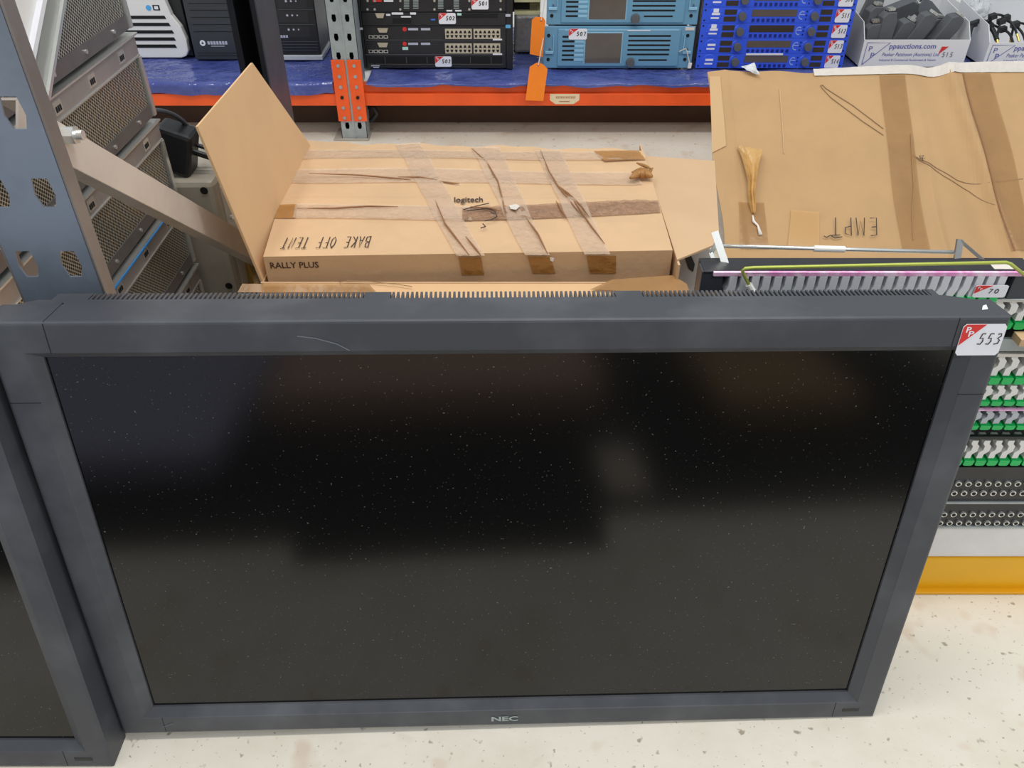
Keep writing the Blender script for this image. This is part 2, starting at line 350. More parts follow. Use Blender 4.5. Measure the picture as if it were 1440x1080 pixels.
zs = []; z = holes[0].z
while z > .05: z -= pz
z += pz
while z < 1.75: zs.append(z); z += pz
ww = xr-xl
mb = upright_face('face', fu, xl, xr, FY, 0, 1.8, (holes[0].x, holes[1].x), zs, M['rackblue'])
mb.build('front_face', M['rackblue'], fu)
mb = MB().box((xr,FY,0), (xr+.003,FY+.024,1.8)); mb.box((xl-.003,FY,0), (xl,FY+.024,1.8))
mb.build('flange', mat('flange_steel', srgb(140,132,128), .35, metal=.3, noise=.2, nscale=10), fu, bevel=.001)
MB().box((xl-.02,FY-.015,0), (xr+.015,FY+.045,.006)).build('foot_plate', M['galv'], fu)
a, b = Vector((-.53, .865, .841)), Vector((-.53, 1.805, .091)); bd = (b-a).normalized(); bn = Vector((1,0,0)).cross(bd)
br_ = thing('diagonal_brace', a, 'flat steel brace running diagonally down from the left upright', 'brace')
mb = MB().obox((a+b)/2, (.0015,0,0), bd*((b-a).length/2), bn*.022)
mb.obox((a+b)/2+Vector((-.012,0,0))+bn*.021, (.013,0,0), bd*((b-a).length/2), bn*.0015); mb.obox((a+b)/2+Vector((-.012,0,0))-bn*.021, (.013,0,0), bd*((b-a).length/2), bn*.0015)
mb.build('bar', mat('brace_steel', srgb(228,216,204), .4, metal=.2, noise=.15, nscale=8), br_)
p = atX(91,190,-.5285); p.x = -.5285
mb = MB().cyl(p+Vector((0,0,0)), p+Vector((.014,0,0)), .011, n=6); mb.cyl(p, p+Vector((.022,0,0)), .006); mb.build('bolt', M['steel_b'], br_)
ru = thing('rack_upright', (-.56, 1.89, 0), 'dark steel upright standing behind the open flap of the carton', 'rack upright')
MB().box((-.533,1.82,0), (-.53,1.964,1.9)).build('side_face', mat('upright_side', srgb(92,92,100), .35, metal=.4, noise=.15), ru)
MB().box((-.591,1.82,0), (-.588,1.964,1.9)).box((-.588,1.961,0), (-.533,1.964,1.9)).box((-.588,1.82,0), (-.578,1.823,1.9)).box((-.543,1.82,0), (-.533,1.823,1.9)).build('channel', M['rackshade'], ru)  # open channel, coloured darker than the side face for its shade
mb = MB()
for k in range(20): z = .1+k*.09; mb.prism([(-.57,1.9605,z), (-.556,1.9605,z), (-.553,1.9605,z+.03), (-.573,1.9605,z+.03)], (0,-.002,0))
mb.build('slot', mat('slot_shine', srgb(90,96,96), .3, metal=.5), ru)
MB().box((-.61,1.82,0), (-.51,1.985,.006)).build('foot_plate', M['galv'], ru)

# ------------------------------------------------------------------ stack of perforated steel chassis
SX, SY0, SY1 = -.65, .84, 1.47
names = ['top', 'second', 'third', 'fourth', 'lowest']
for i in range(6):
    zt = .92-.15*i
    zb = max(zt-.146, .004)
    lab = ['uppermost perforated steel chassis of the stack, beside the white tower computer', 'perforated steel chassis second from the top of the stack',
           'perforated steel chassis third from the top, half behind the diagonal brace', 'perforated steel chassis fourth from the top with a blue streak along its lip',
           'perforated steel chassis second from the bottom of the stack, beside the beige box', 'bottommost perforated steel chassis of the stack, on the floor'][i]
    c = thing('steel_chassis', (SX-.2, 1.2, zb), lab, 'equipment chassis', 'perforated steel chassis stacked behind the left upright')
    MB().box((SX-.43,SY0,zb+.001), (SX-.0025,SY1,zt-.002)).build('casing', M['steel'], c)
    MB().box((SX-.002,SY0+.004,zb+.026), (SX,SY1-.012,zt-.04)).build('perforated_panel', M['perf'], c)
    MB().box((SX-.003,SY0,zt-.036), (SX+.003,SY1,zt-.004)).build('side_strip', mat('strip_steel', srgb(178,172,170), .3, metal=.45, noise=.2, nscale=6), c)
    mb = MB().box((SX-.02,SY0,zt-.004), (SX+.008,SY1+.004,zt-.001)); mb.box((SX,SY0,zt-.0385), (SX+.005,SY1,zt-.036)); mb.box((SX-.003,SY1-.008,zb+.004), (SX+.005,SY1+.003,zt-.04))
    mb.build('lip', M['steel_b'], c)
    MB().box((SX-.003,SY0,zb+.004), (SX+.002,SY1-.004,zb+.026)).build('flange', mat('chassis_flange', srgb(128,124,124), .35, metal=.5, noise=.15), c)
    if i == 3: MB().box((SX+.002,SY0,zt-.0065), (SX+.0095,SY1,zt-.0042)).build('blue_film', mat('blue_film', srgb(40,140,214), .3), c)
    for k in range(5): y = SY0+.12+k*.11; MB().cyl((SX+.002,y,zb+.015), (SX+.0045,y,zb+.015), .0035, n=10).build('screw', M['steel_b'], c)
    for y in (SY1-.07, SY1-.19, SY1-.31):
        o = MB().box((SX+.003,y-.012,zt-.03), (SX+.004,y+.012,zt-.011)).build('socket_plate', M['steel_b'], c)
        MB().box((SX+.0041,y-.008,zt-.026), (SX+.0046,y-.004,zt-.018)).box((SX+.0041,y-.002,zt-.026), (SX+.0046,y+.002,zt-.018)).box((SX+.0041,y+.004,zt-.026), (SX+.0046,y+.008,zt-.018)).build('socket', M['dark'], o)
# white panel leaning beside the top chassis
# ------------------------------------------------------------------ beige enclosure
bx = thing('equipment_box', (-.72, 1.62, 0), 'beige metal equipment box with bolt holes, between steel chassis stack and carton', 'equipment box')
MB().box((-.93,1.5,.0), (-.585,1.80,.485)).build('case', M['beige'], bx, bevel=.012)
mb = MB()
for px, py in ((287,268), (322,402), (262,330)): p = atY(px,py,1.4995); mb.cyl(p, p+Vector((0,-.0012,0)), .0075)
mb.build('bolt_hole', M['dark'], bx)
MB().box((-.585,1.53,.05), (-.5835,1.66,.46)).build('side_plate', mat('light_plate', srgb(196,192,184), .4), bx)
for k in range(6): MB().cyl((-.584,1.55+.025*(k % 2),.43-.045*(k//2)), (-.579,1.55+.025*(k % 2),.43-.045*(k//2)), .005, n=12).build('screw', M['steel_b'], bx)
MB().box((-.5845,1.57,.19), (-.574,1.60,.33)).build('brass_connector', M['brass'], bx, bevel=.002)
# power plugs and lead on it
def loc_at(px, py, Y): return atY(px, py, Y)
pg = thing('power_adapter', (-.66, 1.52, .485), 'black plug-in power adapter lying on top of the beige box', 'power adapter')
c0 = Vector((-.655,1.545,.535))
mb = MB().obox(c0, (.032,0,-.012), (0,.03,0), (.012,0,.042)); mb.build('body', M['black'], pg, bevel=.008)
mb = MB()
for k in (-1, 0, 1): mb.cyl(c0+Vector((.03,.0+k*.014,-.01+.012*abs(k))), c0+Vector((.062,k*.014,-.022+.012*abs(k))), .004)
mb.build('pin', M['black'], pg)
pg2 = thing('mains_plug', (-.6, 1.6, .485), 'black moulded mains plug with a grey lead, behind the power adapter', 'plug')
c1 = Vector((-.605,1.66,.515))
MB().obox(c1, (.036,.0,.0), (0,.026,0), (0,0,.026)).build('body', M['black'], pg2, bevel=.01)
pts = []
A, Bp, Cp, D = Vector((-.615,1.62,.535)), Vector((-.66,1.60,.70)), Vector((-.72,1.50,.66)), Vector((-.70,1.46,.60))
P0, P1, P2, P3 = atY(277,206,1.6), atY(268,168,1.58), atY(235,148,1.52), atY(203,158,1.46)
for i in range(21):
    t = i/20; pts.append(P0*(1-t)**3+P1*3*t*(1-t)**2+P2*3*t*t*(1-t)+P3*t**3)
MB().tube(pts, .0045).build('lead', mat('grey_lead', srgb(70,76,84), .35), pg2, smooth=True)
MB().cyl((-.573,1.60,.505), (-.545,1.60,.50), .008).build('ferrule', M['steel_b'], pg2)
# small black transformer between box and carton flap
tb = thing('junction_box', (-.5, 1.5, 0), 'small white and black connector box standing under the brace end, beside the carton', 'connector box')
MB().box((-.575,1.40,0), (-.515,1.47,.25)).build('body', M['white'], tb, bevel=.003)
MB().box((-.513,1.40,0), (-.478,1.46,.262)).build('black_side', M['black'], tb, bevel=.003)

# ------------------------------------------------------------------ open carton with the flat box inside it
TZ = .45
FL, FR, BL, BR = atZ(370,361,TZ), atZ(946,352,TZ), atZ(419,199,TZ), atZ(905,211,TZ)
ca = thing('carton', ((FL.x+FR.x)/2, (FL.y+BL.y)/2, 0), 'large open cardboard carton with its flaps folded out, holding the flat box', 'carton')
wz = .404; e = .012
x0, x1, y0, y1 = FL.x-.006, FR.x+.006, min(FL.y, FR.y)-.008, max(BL.y, BR.y)+.012
t = .004
mb = MB().box((x0-t,y0-t,0), (x1+t,y0,wz)); mb.box((x0-t,y1,0), (x1+t,y1+t,wz)); mb.box((x0-t,y0,0), (x0,y1,wz)); mb.box((x1,y0,0), (x1+t,y1,TZ-.012)); mb.box((x0,y0,0), (x1,y1,t))
mb.build('walls', M['card'], ca)
# left flap standing up
flap_l = [Vector((x0-.001, y0, wz)), atY(278,178,y0), None, Vector((x0-.001, y1, wz))]; flap_l[2] = Plane(flap_l[0], flap_l[1], flap_l[3]).at(355,88)
MB().slab(flap_l, .004).build('left_flap', M['card_in'], ca)
# right flap lying outwards
RP = [atZ(912,222,TZ-.01), atZ(1003,225,.40), atZ(1012,340,.40), atZ(947,353,TZ-.01)]
R0, R3 = Vector((x1+t, y1, wz)), Vector((x1+t, y0, wz))
hz_ = TZ-.008; rpl = Plane(Vector((x1,y1,hz_)), atY(1006,226,y1-.04), Vector((x1,y0,hz_))); q = [Vector((x1,y1-.075,hz_)), rpl.at(1005,226), rpl.at(1012,341), Vector((x1,y0+.012,hz_))]
MB().slab(q, .004).build('right_flap', mat('cardboard_flap_pale', srgb(206,172,134), .8, noise=.05, nscale=6, bump=.05), ca)
# front flap folded toward the camera
fz = wz
q = [Vector((x0,y0,fz)), Vector((x1,y0,fz)), Vector((x1+.02,1.02,.335)), Vector((x0-.005,1.02,.335))]
ff = MB().slab(q, .004).build('front_flap', M['card_in'], ca)
fp = Plane(q[0], q[1], q[2])
MB().prism([fp.at(342,402,.0052), fp.at(520,403,.0052), fp.at(530,414,.0052), fp.at(335,414,.0052)], fp.n*.0004).build('tape', M['tape_t'], ff)
MB().prism([fp.at(860,396,.0052), fp.at(945,390,.0052), fp.at(965,402,.0052), fp.at(970,416,.0052), fp.at(830,410,.0052)], fp.n*.0004).build('tape', M['tape_t'], ff)
mb = MB().ribbon([fp.at(px,py,.0055) for px, py in ((480,404),(478,400),(490,398),(520,399),(560,403),(580,406))], .0012, fp.n); mb.build('pen_line', M['inkp'], ff)

fb = thing('taped_box', ((FL.x+FR.x)/2, (FL.y+BL.y)/2, .006), 'taped cardboard box printed RALLY PLUS, sitting in the open carton', 'cardboard box')
zb = .006
mb = MB()
nx, ny = 48, 30
def topz(s, t):
    z = 0
    for c, w_, a_ in ((.30,.035,-.004), (.42,.03,.0035), (.66,.035,-.0035), (.80,.04,.004)): z += a_*math.exp(-((t-c)/w_)**2)
    z += .003*math.sin(7*s+3*t)*math.sin(5*t+1)
    e = min(t, 1-t, s, 1-s); return z*min(1, e/.06)
vs = []; fs = []
for j in range(ny+1):
    for i in range(nx+1):
        s_, t_ = i/nx, j/ny
        p = (FL*(1-s_)+FR*s_)*(1-t_)+(BL*(1-s_)+BR*s_)*t_
        if j == ny: p = p+Vector((0,.006*math.sin(23*s_)+.004*math.sin(57*s_),0))
        vs.append(p+Vector((0,0,topz(s_, t_)+(.004 if 0 < t_ < 1 else 0)*0)))
for j in range(ny):
    for i in range(nx): k = j*(nx+1)+i; fs.append((k, k+1, k+nx+2, k+nx+1))
mb.add(vs, fs)
bd_ = [FL, FR, BR, BL]
for a_, b_ in ((0,1),(1,2),(3,0)):
    A, B_ = bd_[a_], bd_[b_]; mb.add([A, B_, Vector((B_.x,B_.y,zb)), Vector((A.x,A.y,zb))], [(0,1,2,3)])
rim = [vs[ny*(nx+1)+i] for i in range(nx+1)]
for a_, b_ in zip(rim, rim[1:]): mb.add([a_, b_, Vector((b_.x,b_.y,zb)), Vector((a_.x,a_.y,zb))], [(0,1,2,3)])
mb.add([(p.x,p.y,zb) for p in bd_], [(0,1,2,3)])
mb.build('box_body', M['card'], fb)
tp = Plane(FL, FR, BL)
def dec(name, poly, m, parent, pl=tp, off=.0045, th=.0004, lab=None):
    # densely tessellated strip so tape follows the surface
    o = MB().prism([pl.at(px,py,off) for px, py in poly], pl.n*th).build(name, m, parent)
    if lab: o['label'] = lab
    return o
def draped(name, q, m, parent, nx=14, ny=4, off=.0012, wr=.0, seedk=0):
    # q: four pixel corners; follows topz of the flat box
    vs = []; fs = []
    def inv(p):   # world -> s,t on the top
        t_ = (p.y-(FL.y+FR.y)/2)/((BL.y+BR.y)/2-(FL.y+FR.y)/2); xa = FL.x*(1-t_)+BL.x*t_; xb = FR.x*(1-t_)+BR.x*t_; return (p.x-xa)/(xb-xa), t_
    for j in range(ny+1):
        for i in range(nx+1):
            s_, t_ = i/nx, j/ny
            px = (q[0][0]*(1-s_)+q[1][0]*s_)*(1-t_)+(q[3][0]*(1-s_)+q[2][0]*s_)*t_; py = (q[0][1]*(1-s_)+q[1][1]*s_)*(1-t_)+(q[3][1]*(1-s_)+q[2][1]*s_)*t_
            p = tp.at(px, py); a_, b_ = inv(p)
            zz = topz(max(0,min(1,a_)), max(0,min(1,b_)))
            vs.append(p+Vector((0,0,zz+off+wr*random.random())))
    for j in range(ny):
        for i in range(nx): k = j*(nx+1)+i; fs.append((k, k+1, k+nx+2, k+nx+1))
    return MB().add(vs, fs).build(name, m, parent, smooth=False)
# horizontal tape bands (back to front)
draped('tape', ((422,212),(880,214),(898,226),(418,226)), M['tape'], fb, 40, 4, .0016, .0012)
draped('tape', ((835,213),(898,213),(908,226),(850,229)), M['tape_b'], fb, 10, 4, .0022, .0008)
draped('tape', ((415,238),(895,242),(903,260),(408,258)), M['tape'], fb, 50, 5, .0016, .0016)
draped('tape', ((405,238),(414,238),(410,256),(400,256)), M['tape_b'], fb, 3, 3, .002)
draped('tape', ((392,289),(418,289),(415,308),(386,308)), M['tape_b'], fb, 4, 3, .002)
draped('tape', ((416,289),(660,291),(664,310),(412,308)), M['tape'], fb, 40, 4, .0018, .0018)
draped('tape', ((650,293),(925,284),(929,300),(650,310)), M['tape_p'], fb, 46, 5, .002, .002)
# lengthwise tapes
for q in (((556,205),(590,202),(682,362),(642,362)), ((662,208),(702,208),(773,361),(738,361)), ((752,212),(788,212),(858,360),(822,360))):
    draped('tape', q, M['tape'], fb, 8, 40, .003, .0012)
# strapping creases
def curl(pts, r=.0018, lift=.006):
    P = [tp.at(px,py)+Vector((0,0,lift)) for px, py in pts]
    Q = []
    for i in range(len(P)-1):
        for k in range(5): Q.append(P[i].lerp(P[i+1], k/5))
    Q.append(P[-1]); return Q, [r*(.3+math.sin(math.pi*(i+.5)/len(Q))) for i in range(len(Q))]
mb = MB()
for pts in (((664,212),(684,230),(700,258),(707,285),(712,312)), ((760,214),(772,244),(784,264),(806,292),(818,306)), ((782,262),(800,276),(818,294),(828,308)), ((786,266),(806,284),(830,320),(850,346)),
            ((740,310),(756,332),(770,360)), ((612,284),(626,318),(640,336),(660,362)), ((435,247),(500,249),(560,254),(578,256)), ((418,296),(470,296),(520,293),(560,294)), ((560,252),(590,252),(615,256)),
            ((655,336),(668,352),(676,362)), ((662,294),(690,296),(705,300)), ((782,286),(790,300),(797,310)), ((618,258),(632,260),(646,262))):
    Q, R = curl(pts, .0014, .005); mb.tube(Q, .002, 6, R)
mb.build('tape_crease', M['crease'], fb, smooth=True)
mb = MB()
Q, R = curl(((888,250),(900,246),(912,250),(917,244)), .004, .012); mb.tube(Q, .004, 8, R)
Q, R = curl(((886,258),(896,252),(908,252),(916,256)), .008, .012); mb.tube(Q, .006, 8, R)
Q, R = curl(((894,242),(905,246),(914,250)), .003, .02); mb.tube(Q, .004, 8, R)
mb.build('tape_knot', M['tape_b'], fb, smooth=True)
dec('torn_patch', ((716,293),(726,291),(731,294),(726,299),(718,298)), M['tape_w'], fb, off=.006)
mb = MB()
for pts in (((679,318),(683,322),(676,324)), ((682,314),(692,312),(699,308),(697,303),(690,303)), ((657,300),(672,298),(685,296),(697,301)), ((652,298),(670,293),(688,289))):
    Q, R = curl(pts, .0007, .005); mb.tube(Q, .001, 5)
mb.build('pen_scribble', M['ink'], fb)
# printing and handwriting
xd = (FR-FL).normalized(); yd = (BL-FL); yd = (yd-xd*yd.dot(xd)).normalized()
a_, b_ = tp.at(638,287), tp.at(687,287); wd = (b_-a_).length
t_ = text_mb('logitech', wd/3.72, a_+Vector((0,0,.004)), xd, yd, .0006, .02, 1.0, ys=1.7); t_.build('printed_logo', M['prt'], fb)
o_ = tp.at(523,335); e_ = tp.at(403,335); hh = (tp.at(460,334)-tp.at(460,349)).length
strokes('BAKE OFF TENT', hh*1.0, o_+Vector((0,0,.003)), -xd, -yd, .0017, (o_-e_).length/(hh*1.0)/12.6, .03).build('handwriting', M['ink'], fb)
fpz = Plane(FL, FR, Vector((FL.x,FL.y,.2)))
a_, b_ = fpz.at(380,377), fpz.at(458,377)
t_ = text_mb('RALLY PLUS', (b_-a_).length/5.85, a_+fpz.n*.0006, xd, (0,0,1), .0004, .018, .98); t_.build('printed_title', M['prt'], fb)
for q in (((645,361),(676,361),(681,386),(650,386)), ((742,360),(774,360),(781,384),(750,384)), ((825,359),(866,359),(866,384),(830,384))): dec('tape', q, M['tape_b'], fb, fpz, .0016)
dec('torn_patch', ((773,361),(779,362),(778,367),(774,366)), M['paper'], fb, fpz, .002)

# ------------------------------------------------------------------ grey case under the right flap
gc = thing('equipment_case', (.42,1.45,0), 'grey equipment case with a black slot, in shadow under the right carton flap', 'case')
MB().box((x1+.012,1.30,0), (.415,1.60,.33)).build('case', mat('case_grey', srgb(150,146,142), .5), gc, bevel=.006)
p = [atZ(px,py,.331) for px, py in ((963,355),(971,358),(977,372),(975,382),(969,378),(964,364))]
MB().prism(p, (0,0,.001)).build('slot', M['dark'], gc)

# ------------------------------------------------------------------ flattened EMPTY carton leaning back
zbm = 2.3; zt_ = 1.08*2.3
pa = O+ray(1017,352)*zbm; pb = O+ray(995,97)*zt_
incl = pb-pa; xv = Vector((1,-.02,0)).normalized()
ep = Plane(pa, pb, pa+xv)
kf = pa.z/(-incl.normalized().z) if False else 0
down = -incl.normalized(); ext = (pa.z-.005)/(-down.z)
pa0 = pa+down*ext
ec = thing('flattened_carton', (pa0.x+.4, pa0.y+.3, 0), 'large flattened brown carton marked EMPTY, leaning back at the right', 'carton')
nxx, nyy = 150, 50; Wd = 1.15
vs = []; fs = []
topx = [(0, .0), (.06,.004), (.3,.0), (.32,.01), (.62,.012), (1,.016)]
for j in range(nyy+1):
    for i in range(nxx+1):
        s_, t_ = i/nxx, j/nyy
        edge = pa0.lerp(pb, t_); p = edge+xv*(Wd*s_)
        cx = .58-.12*t_                  # fold ridge running down to the right
        px_ = s_*Wd
        r1 = .792*0+ (.83-.10*t_)        # ridge x
        z_ = .012*math.exp(-((px_-r1)/.018)**2)*1 - .018*math.exp(-((px_-r1+.05)/.05)**2)
        z_ += .010*math.exp(-((px_-.62)/.012)**2)*(1-t_)*.8
        z_ += .006*math.sin(4*px_+5*t_)+.004*math.sin(11*t_+2*px_)
        z_ += .004*math.exp(-((px_-.055)/.01)**2)
        lft = 0
        if i == 0: p = p+xv*(.006*math.sin(9*t_))
        if j == nyy: p = p+incl.normalized()*(.004*math.sin(17*s_)+.003*math.sin(41*s_))
        vs.append(p+ep.n*(z_-.004))
for j in range(nyy):
    for i in range(nxx): k = j*(nxx+1)+i; fs.append((k, k+1, k+nxx+2, k+nxx+1))
MB().add(vs, fs).build('panel', M['card_d'], ec, solid=.004)
# rear leaf propping it up
q = [pb+Vector((.02,.012,-.03)), pb+Vector((0,.012,-.03))+xv*Wd, Vector((pb.x+Wd,pb.y+.05,.004)), Vector((pb.x+.16,pb.y+.05,.004))]
MB().slab(q, .004).build('rear_leaf', M['card_d'], ec)
def eh(px, py):  # height of the panel relief at a pixel
    p = ep.at(px, py); t_ = (p-pa0).dot(incl.normalized())/(pb-pa0).length; px_ = (p-pa0.lerp(pb, t_)).dot(xv); r1 = .83-.10*t_
    z_ = .012*math.exp(-((px_-r1)/.018)**2) - .018*math.exp(-((px_-r1+.05)/.05)**2)+.010*math.exp(-((px_-.62)/.012)**2)*(1-t_)*.8+.006*math.sin(4*px_+5*t_)+.004*math.sin(11*t_+2*px_)+.004*math.exp(-((px_-.055)/.01)**2)
    return z_-.004
def edec(name, q, m, off=.003, nx=12, ny=40, wr=0, parent=None):
    vs = []; fs = []
    for j in range(ny+1):
        for i in range(nx+1):
            s_, t_ = i/nx, j/ny
            px = (q[0][0]*(1-s_)+q[1][0]*s_)*(1-t_)+(q[3][0]*(1-s_)+q[2][0]*s_)*t_; py = (q[0][1]*(1-s_)+q[1][1]*s_)*(1-t_)+(q[3][1]*(1-s_)+q[2][1]*s_)*t_
            vs.append(ep.at(px, py, 0)+ep.n*(eh(px, py)+off+wr*random.random()))
    for j in range(ny):
        for i in range(nx): k = j*(nx+1)+i; fs.append((k, k+1, k+nx+2, k+nx+1))
    return MB().add(vs, fs).build(name, m, parent or ec)
edec('tape', ((1237,105),(1273,105),(1307,352),(1268,352)), M['tape_t'])
edec('tape', ((1354,104),(1392,104),(1462,352),(1424,352)), M['tape_t'])
edec('tape', ((1038,285),(1074,285),(1080,352),(1040,352)), M['tape_t'], ny=8)
edec('tape', ((1112,296),(1152,299),(1150,352),(1106,352)), mat('tan_tape_light', srgb(212,168,110), .3, alpha=.8), ny=8)
edec('white_tape', ((1144,96),(1470,86),(1470,102),(1146,105)), M['tape_w'], .003, 40, 4, .0015)
def epoly(pts, w, m, name, off=.002):
    P = []
    for (a, b), (c, d) in zip(pts, pts[1:]):
        for k in range(6): u, v_ = a+(c-a)*k/6, b+(d-b)*k/6; P.append(ep.at(u, v_)+ep.n*(eh(u, v_)+off))
    u, v_ = pts[-1]; P.append(ep.at(u, v_)+ep.n*(eh(u, v_)+off))
    return MB().ribbon(P, w, ep.n).build(name, m, ec)
epoly(((1243,189),(1215,170),(1170,135),(1158,122),(1155,118),(1158,117),(1163,122),(1200,146),(1243,180)), .0022, M['inkp'], 'pen_line')
epoly(((1285,217),(1320,235),(1350,248),(1392,255),(1440,250)), .002, M['inkp'], 'pen_line')
epoly(((1285,218),(1330,245),(1370,262),(1402,285)), .002, M['inkp'], 'pen_line')
epoly(((1354,104),(1368,160),(1384,215),(1404,280),(1427,352)), .004, M['crease'], 'painted_crease', .004)  # dark ribbon paints the shading along the fold ridge
epoly(((1281,188),(1283,220),(1287,260),(1284,300),(1283,338)), .003, mat('soft_crease_shade', srgb(160,120,74), .5), 'painted_crease', .004)  # lighter brown ribbon paints the shading of the second fold
epoly(((1098,122),(1100,160),(1103,215)), .003, mat('pale_crease', srgb(206,172,128), .7), 'painted_crease', .002)
ydp = incl.normalized(); Xd = xv
o_ = ep.at(1231,309); e_ = ep.at(1170,309); hh = (ep.at(1200,310)-ep.at(1200,335)).length
mb = strokes('EMPT', hh, o_+ep.n*.010, -Xd, -ydp, .0028, (o_-e_).length/hh/3.5, .1)
mb.v = [v for v in mb.v]; mb.build('handwriting', M['ink'], ec)
epoly(((1182,336),(1172,338),(1165,334),(1160,337),(1156,335)), .0026, M['ink'], 'handwriting', .008)
t_ = text_mb(':h', .021*1.0, ep.at(1297,222)+ep.n*.012, -Xd, -ydp, .0005, .02, ys=1.2); t_.build('printed_letters', M['prt'], ec)
# wrinkled hanging tape strip
mb = MB(); prof = [(1036,208,1070,214,.012), (1042,225,1068,222,.02), (1046,240,1064,236,.022), (1050,258,1060,258,.024), (1050,275,1058,276,.022), (1052,290,1060,292,.018), (1056,302,1060,303,.012)]
vs = []; n_ = 7
for a, b, c, d, hgt in prof:
    for k in range(n_):
        u = k/(n_-1); vs.append(ep.at(a+(c-a)*u, b+(d-b)*u)+ep.n*(.004+hgt*(.35+.65*abs(math.sin(3.4*math.pi*u)))))
fs = [(j*n_+k, j*n_+k+1, (j+1)*n_+k+1, (j+1)*n_+k) for j in range(len(prof)-1) for k in range(n_-1)]
MB().add(vs, fs).build('loose_tape', mat('loose_tape', srgb(212,168,104), .25, noise=.12, bump=.4), ec, solid=.0006)
mb = MB().tube([ep.at(px,py,.012) for px, py in ((1057,306),(1058,314),(1064,320),(1068,333))], .003, 6, [.002,.004,.003,.006]); mb.build('paper_strip', M['paper'], ec, smooth=True)
edec('folded_edge', ((999,104),(1014,104),(1021,205),(1001,215)), mat('cardboard_edge', srgb(208,172,126), .8), .003, 4, 12)
edec('clear_film', ((1042,94),(1060,90),(1068,106),(1050,100)), M['bubble'], .012, 4, 4, .006)

# ------------------------------------------------------------------ patch panel stack on the yellow base
PY = .9; PX0, PX1 = atY(988,392,PY).x, .66
def hz(py): return atY(1380, py, PY).z
yb = thing('base_beam', (.5, PY+.1, 0), 'yellow painted steel base beam under the patch panels, at the right', 'beam')
mb = MB().box((PX0,PY,hz(835)), (1.3,PY+.05,hz(786))); mb.build('web', M['yellow'], yb, bevel=.002)
MB().box((PX0,PY-.012,.0), (1.3,PY+.05,max(hz(836),.006))).build('lip', mat('yellow_lip', srgb(222,160,10), .4), yb, bevel=.0015)
wb = MB().box((PX0,PY+.004,hz(786)+.0005), (1.3,PY+.2,hz(743))).build('board', M['wood'], bevel=.002); tag(wb, 'white painted board lying on the yellow base beam', 'board')
MB().box((PX0,PY+.15,0), (1.3,PY+.2,hz(786))).build('rear_flange', M['yellow'], yb)

def connector_proto(parent, kind):
    if kind == 2:
        body = [(0,.0),(.0125,0),(.0125,.012),(.0165,.028),(.0165,.06),(.004,.06),(.004,.034),(0,.02)]
        o = MB().prism([(x, -.006, z) for x, z in body], (0,.024,0)).build('connector', mat('pale_connector', srgb(222,222,228), .4), parent, False, bevel=.001)
        MB().box((-.0002,-.008,-.001), (.0128,.01,.010)).build('green_tab', M['green'], o, False); return o
    # one snap-in module, local origin at bottom left of the module; width .0178, height .06
    w_, s = .0165, .0004
    body = [(0,.016),(.009,.016),(.009,.026),(.0145,.033),(.0145,.046),(.010,.052),(.010,.060),(.001,.060),(.001,.052),(.005,.046),(.005,.036),(0,.030)]
    o = MB().prism([(x, 0, z) for x, z in body], (0,.02,0)).build('connector', M['lgrey'] if kind else M['white'], parent, False)
    tab = [(.0005,.002),(.003,0),(.0125,0),(.015,.002),(.0155,.013),(.0005,.013)]
    MB().prism([(x, -.003, z) for x, z in tab], (0,.02,0)).build('green_tab', M['green'], o, False)
    MB().prism([(x, .004, z) for x, z in ((.0095,.020),(.0165,.024),(.0165,.044),(.0115,.040))], (0,.016,0)).build('latch', M['grey'], o, False)
    return o
def patch_panel(z0, z1, label, rows, PX1=.93, pit=.0178):
    t_ = thing('patch_panel', (PX0, PY, z0), label, 'patch panel', 'patch panels on the yellow base')
    w_ = PX1-PX0; hh_ = z1-z0
    MB().box((0,.022,.0005), (w_,.034,hh_-.0005)).build('chassis', M['blackm'], t_, False)
    for xa_, xb_ in ((-.002,.026), (w_-.022,w_+.002)): MB().box((xa_,.0,.001), (xb_,.022,hh_-.001)).build('end_plate', mat('end_plate', srgb(62,64,72), .4), t_, False, bevel=.0008)
    for (zz, k, hs_, pit) in rows:
        pr = None; x = .03; kk = 0
        while x < w_-.04:
            if pr is None: pr = connector_proto(t_, k); pr.location = (x, .002, zz-z0); pr.scale = (pit/.0178, 1, hs_/.06)
            else: dup(pr, (x, .002, zz-z0), t_)
            x += pit
    return t_
def s_(py): return hz(py)
# rows (pixel heights of the green tabs' lower edge, measured on the panel face)
patch_panel(hz(656), hz(575), 'patch panel with two rows of green-tipped connectors, just above the jack panels', [(hz(655)+.001, 0, .048, .0178), (hz(604)+.0, 1, .036, .0178)])
patch_panel(hz(574), hz(497), 'patch panel with green-tipped connectors, second up behind the monitor corner', [(hz(571)+.001, 0, .034, .0178), (hz(541)+.001, 0, .050, .0178)])
zA = atY(1200,386.5,PY).z-.037
patch_panel(hz(496), zA-.001, 'patch panel with a brown card tab at its edge, right behind the monitor corner', [(hz(463), 0, .046, .0178)])
patch_panel(zA, atY(1200,381,PY).z, 'topmost patch panel with a pink and white label strip, behind the monitor top', [(zA+.001, 2, .036, .0142)], PX1)
def strip(parent, z0, z1, m, name, x0=0, x1=None, y=-.002, lab=None):
    r = Vector(parent.location); o = MB().box((x0, y, z0-r.z), ((PX1-PX0+(0 if parent.name.endswith('003') else .27)) if x1 is None else x1, y+.006, z1-r.z)).build(name, m, parent, False, bevel=.0006)
    if lab: o['label'] = lab
pn = [o for o in C.objects if o.name.startswith('patch_panel') and o.parent is None]
strip(pn[0], hz(577), hz(575.5), M['pink'], 'label_strip'); strip(pn[0], hz(617), hz(613), M['black'], 'divider')
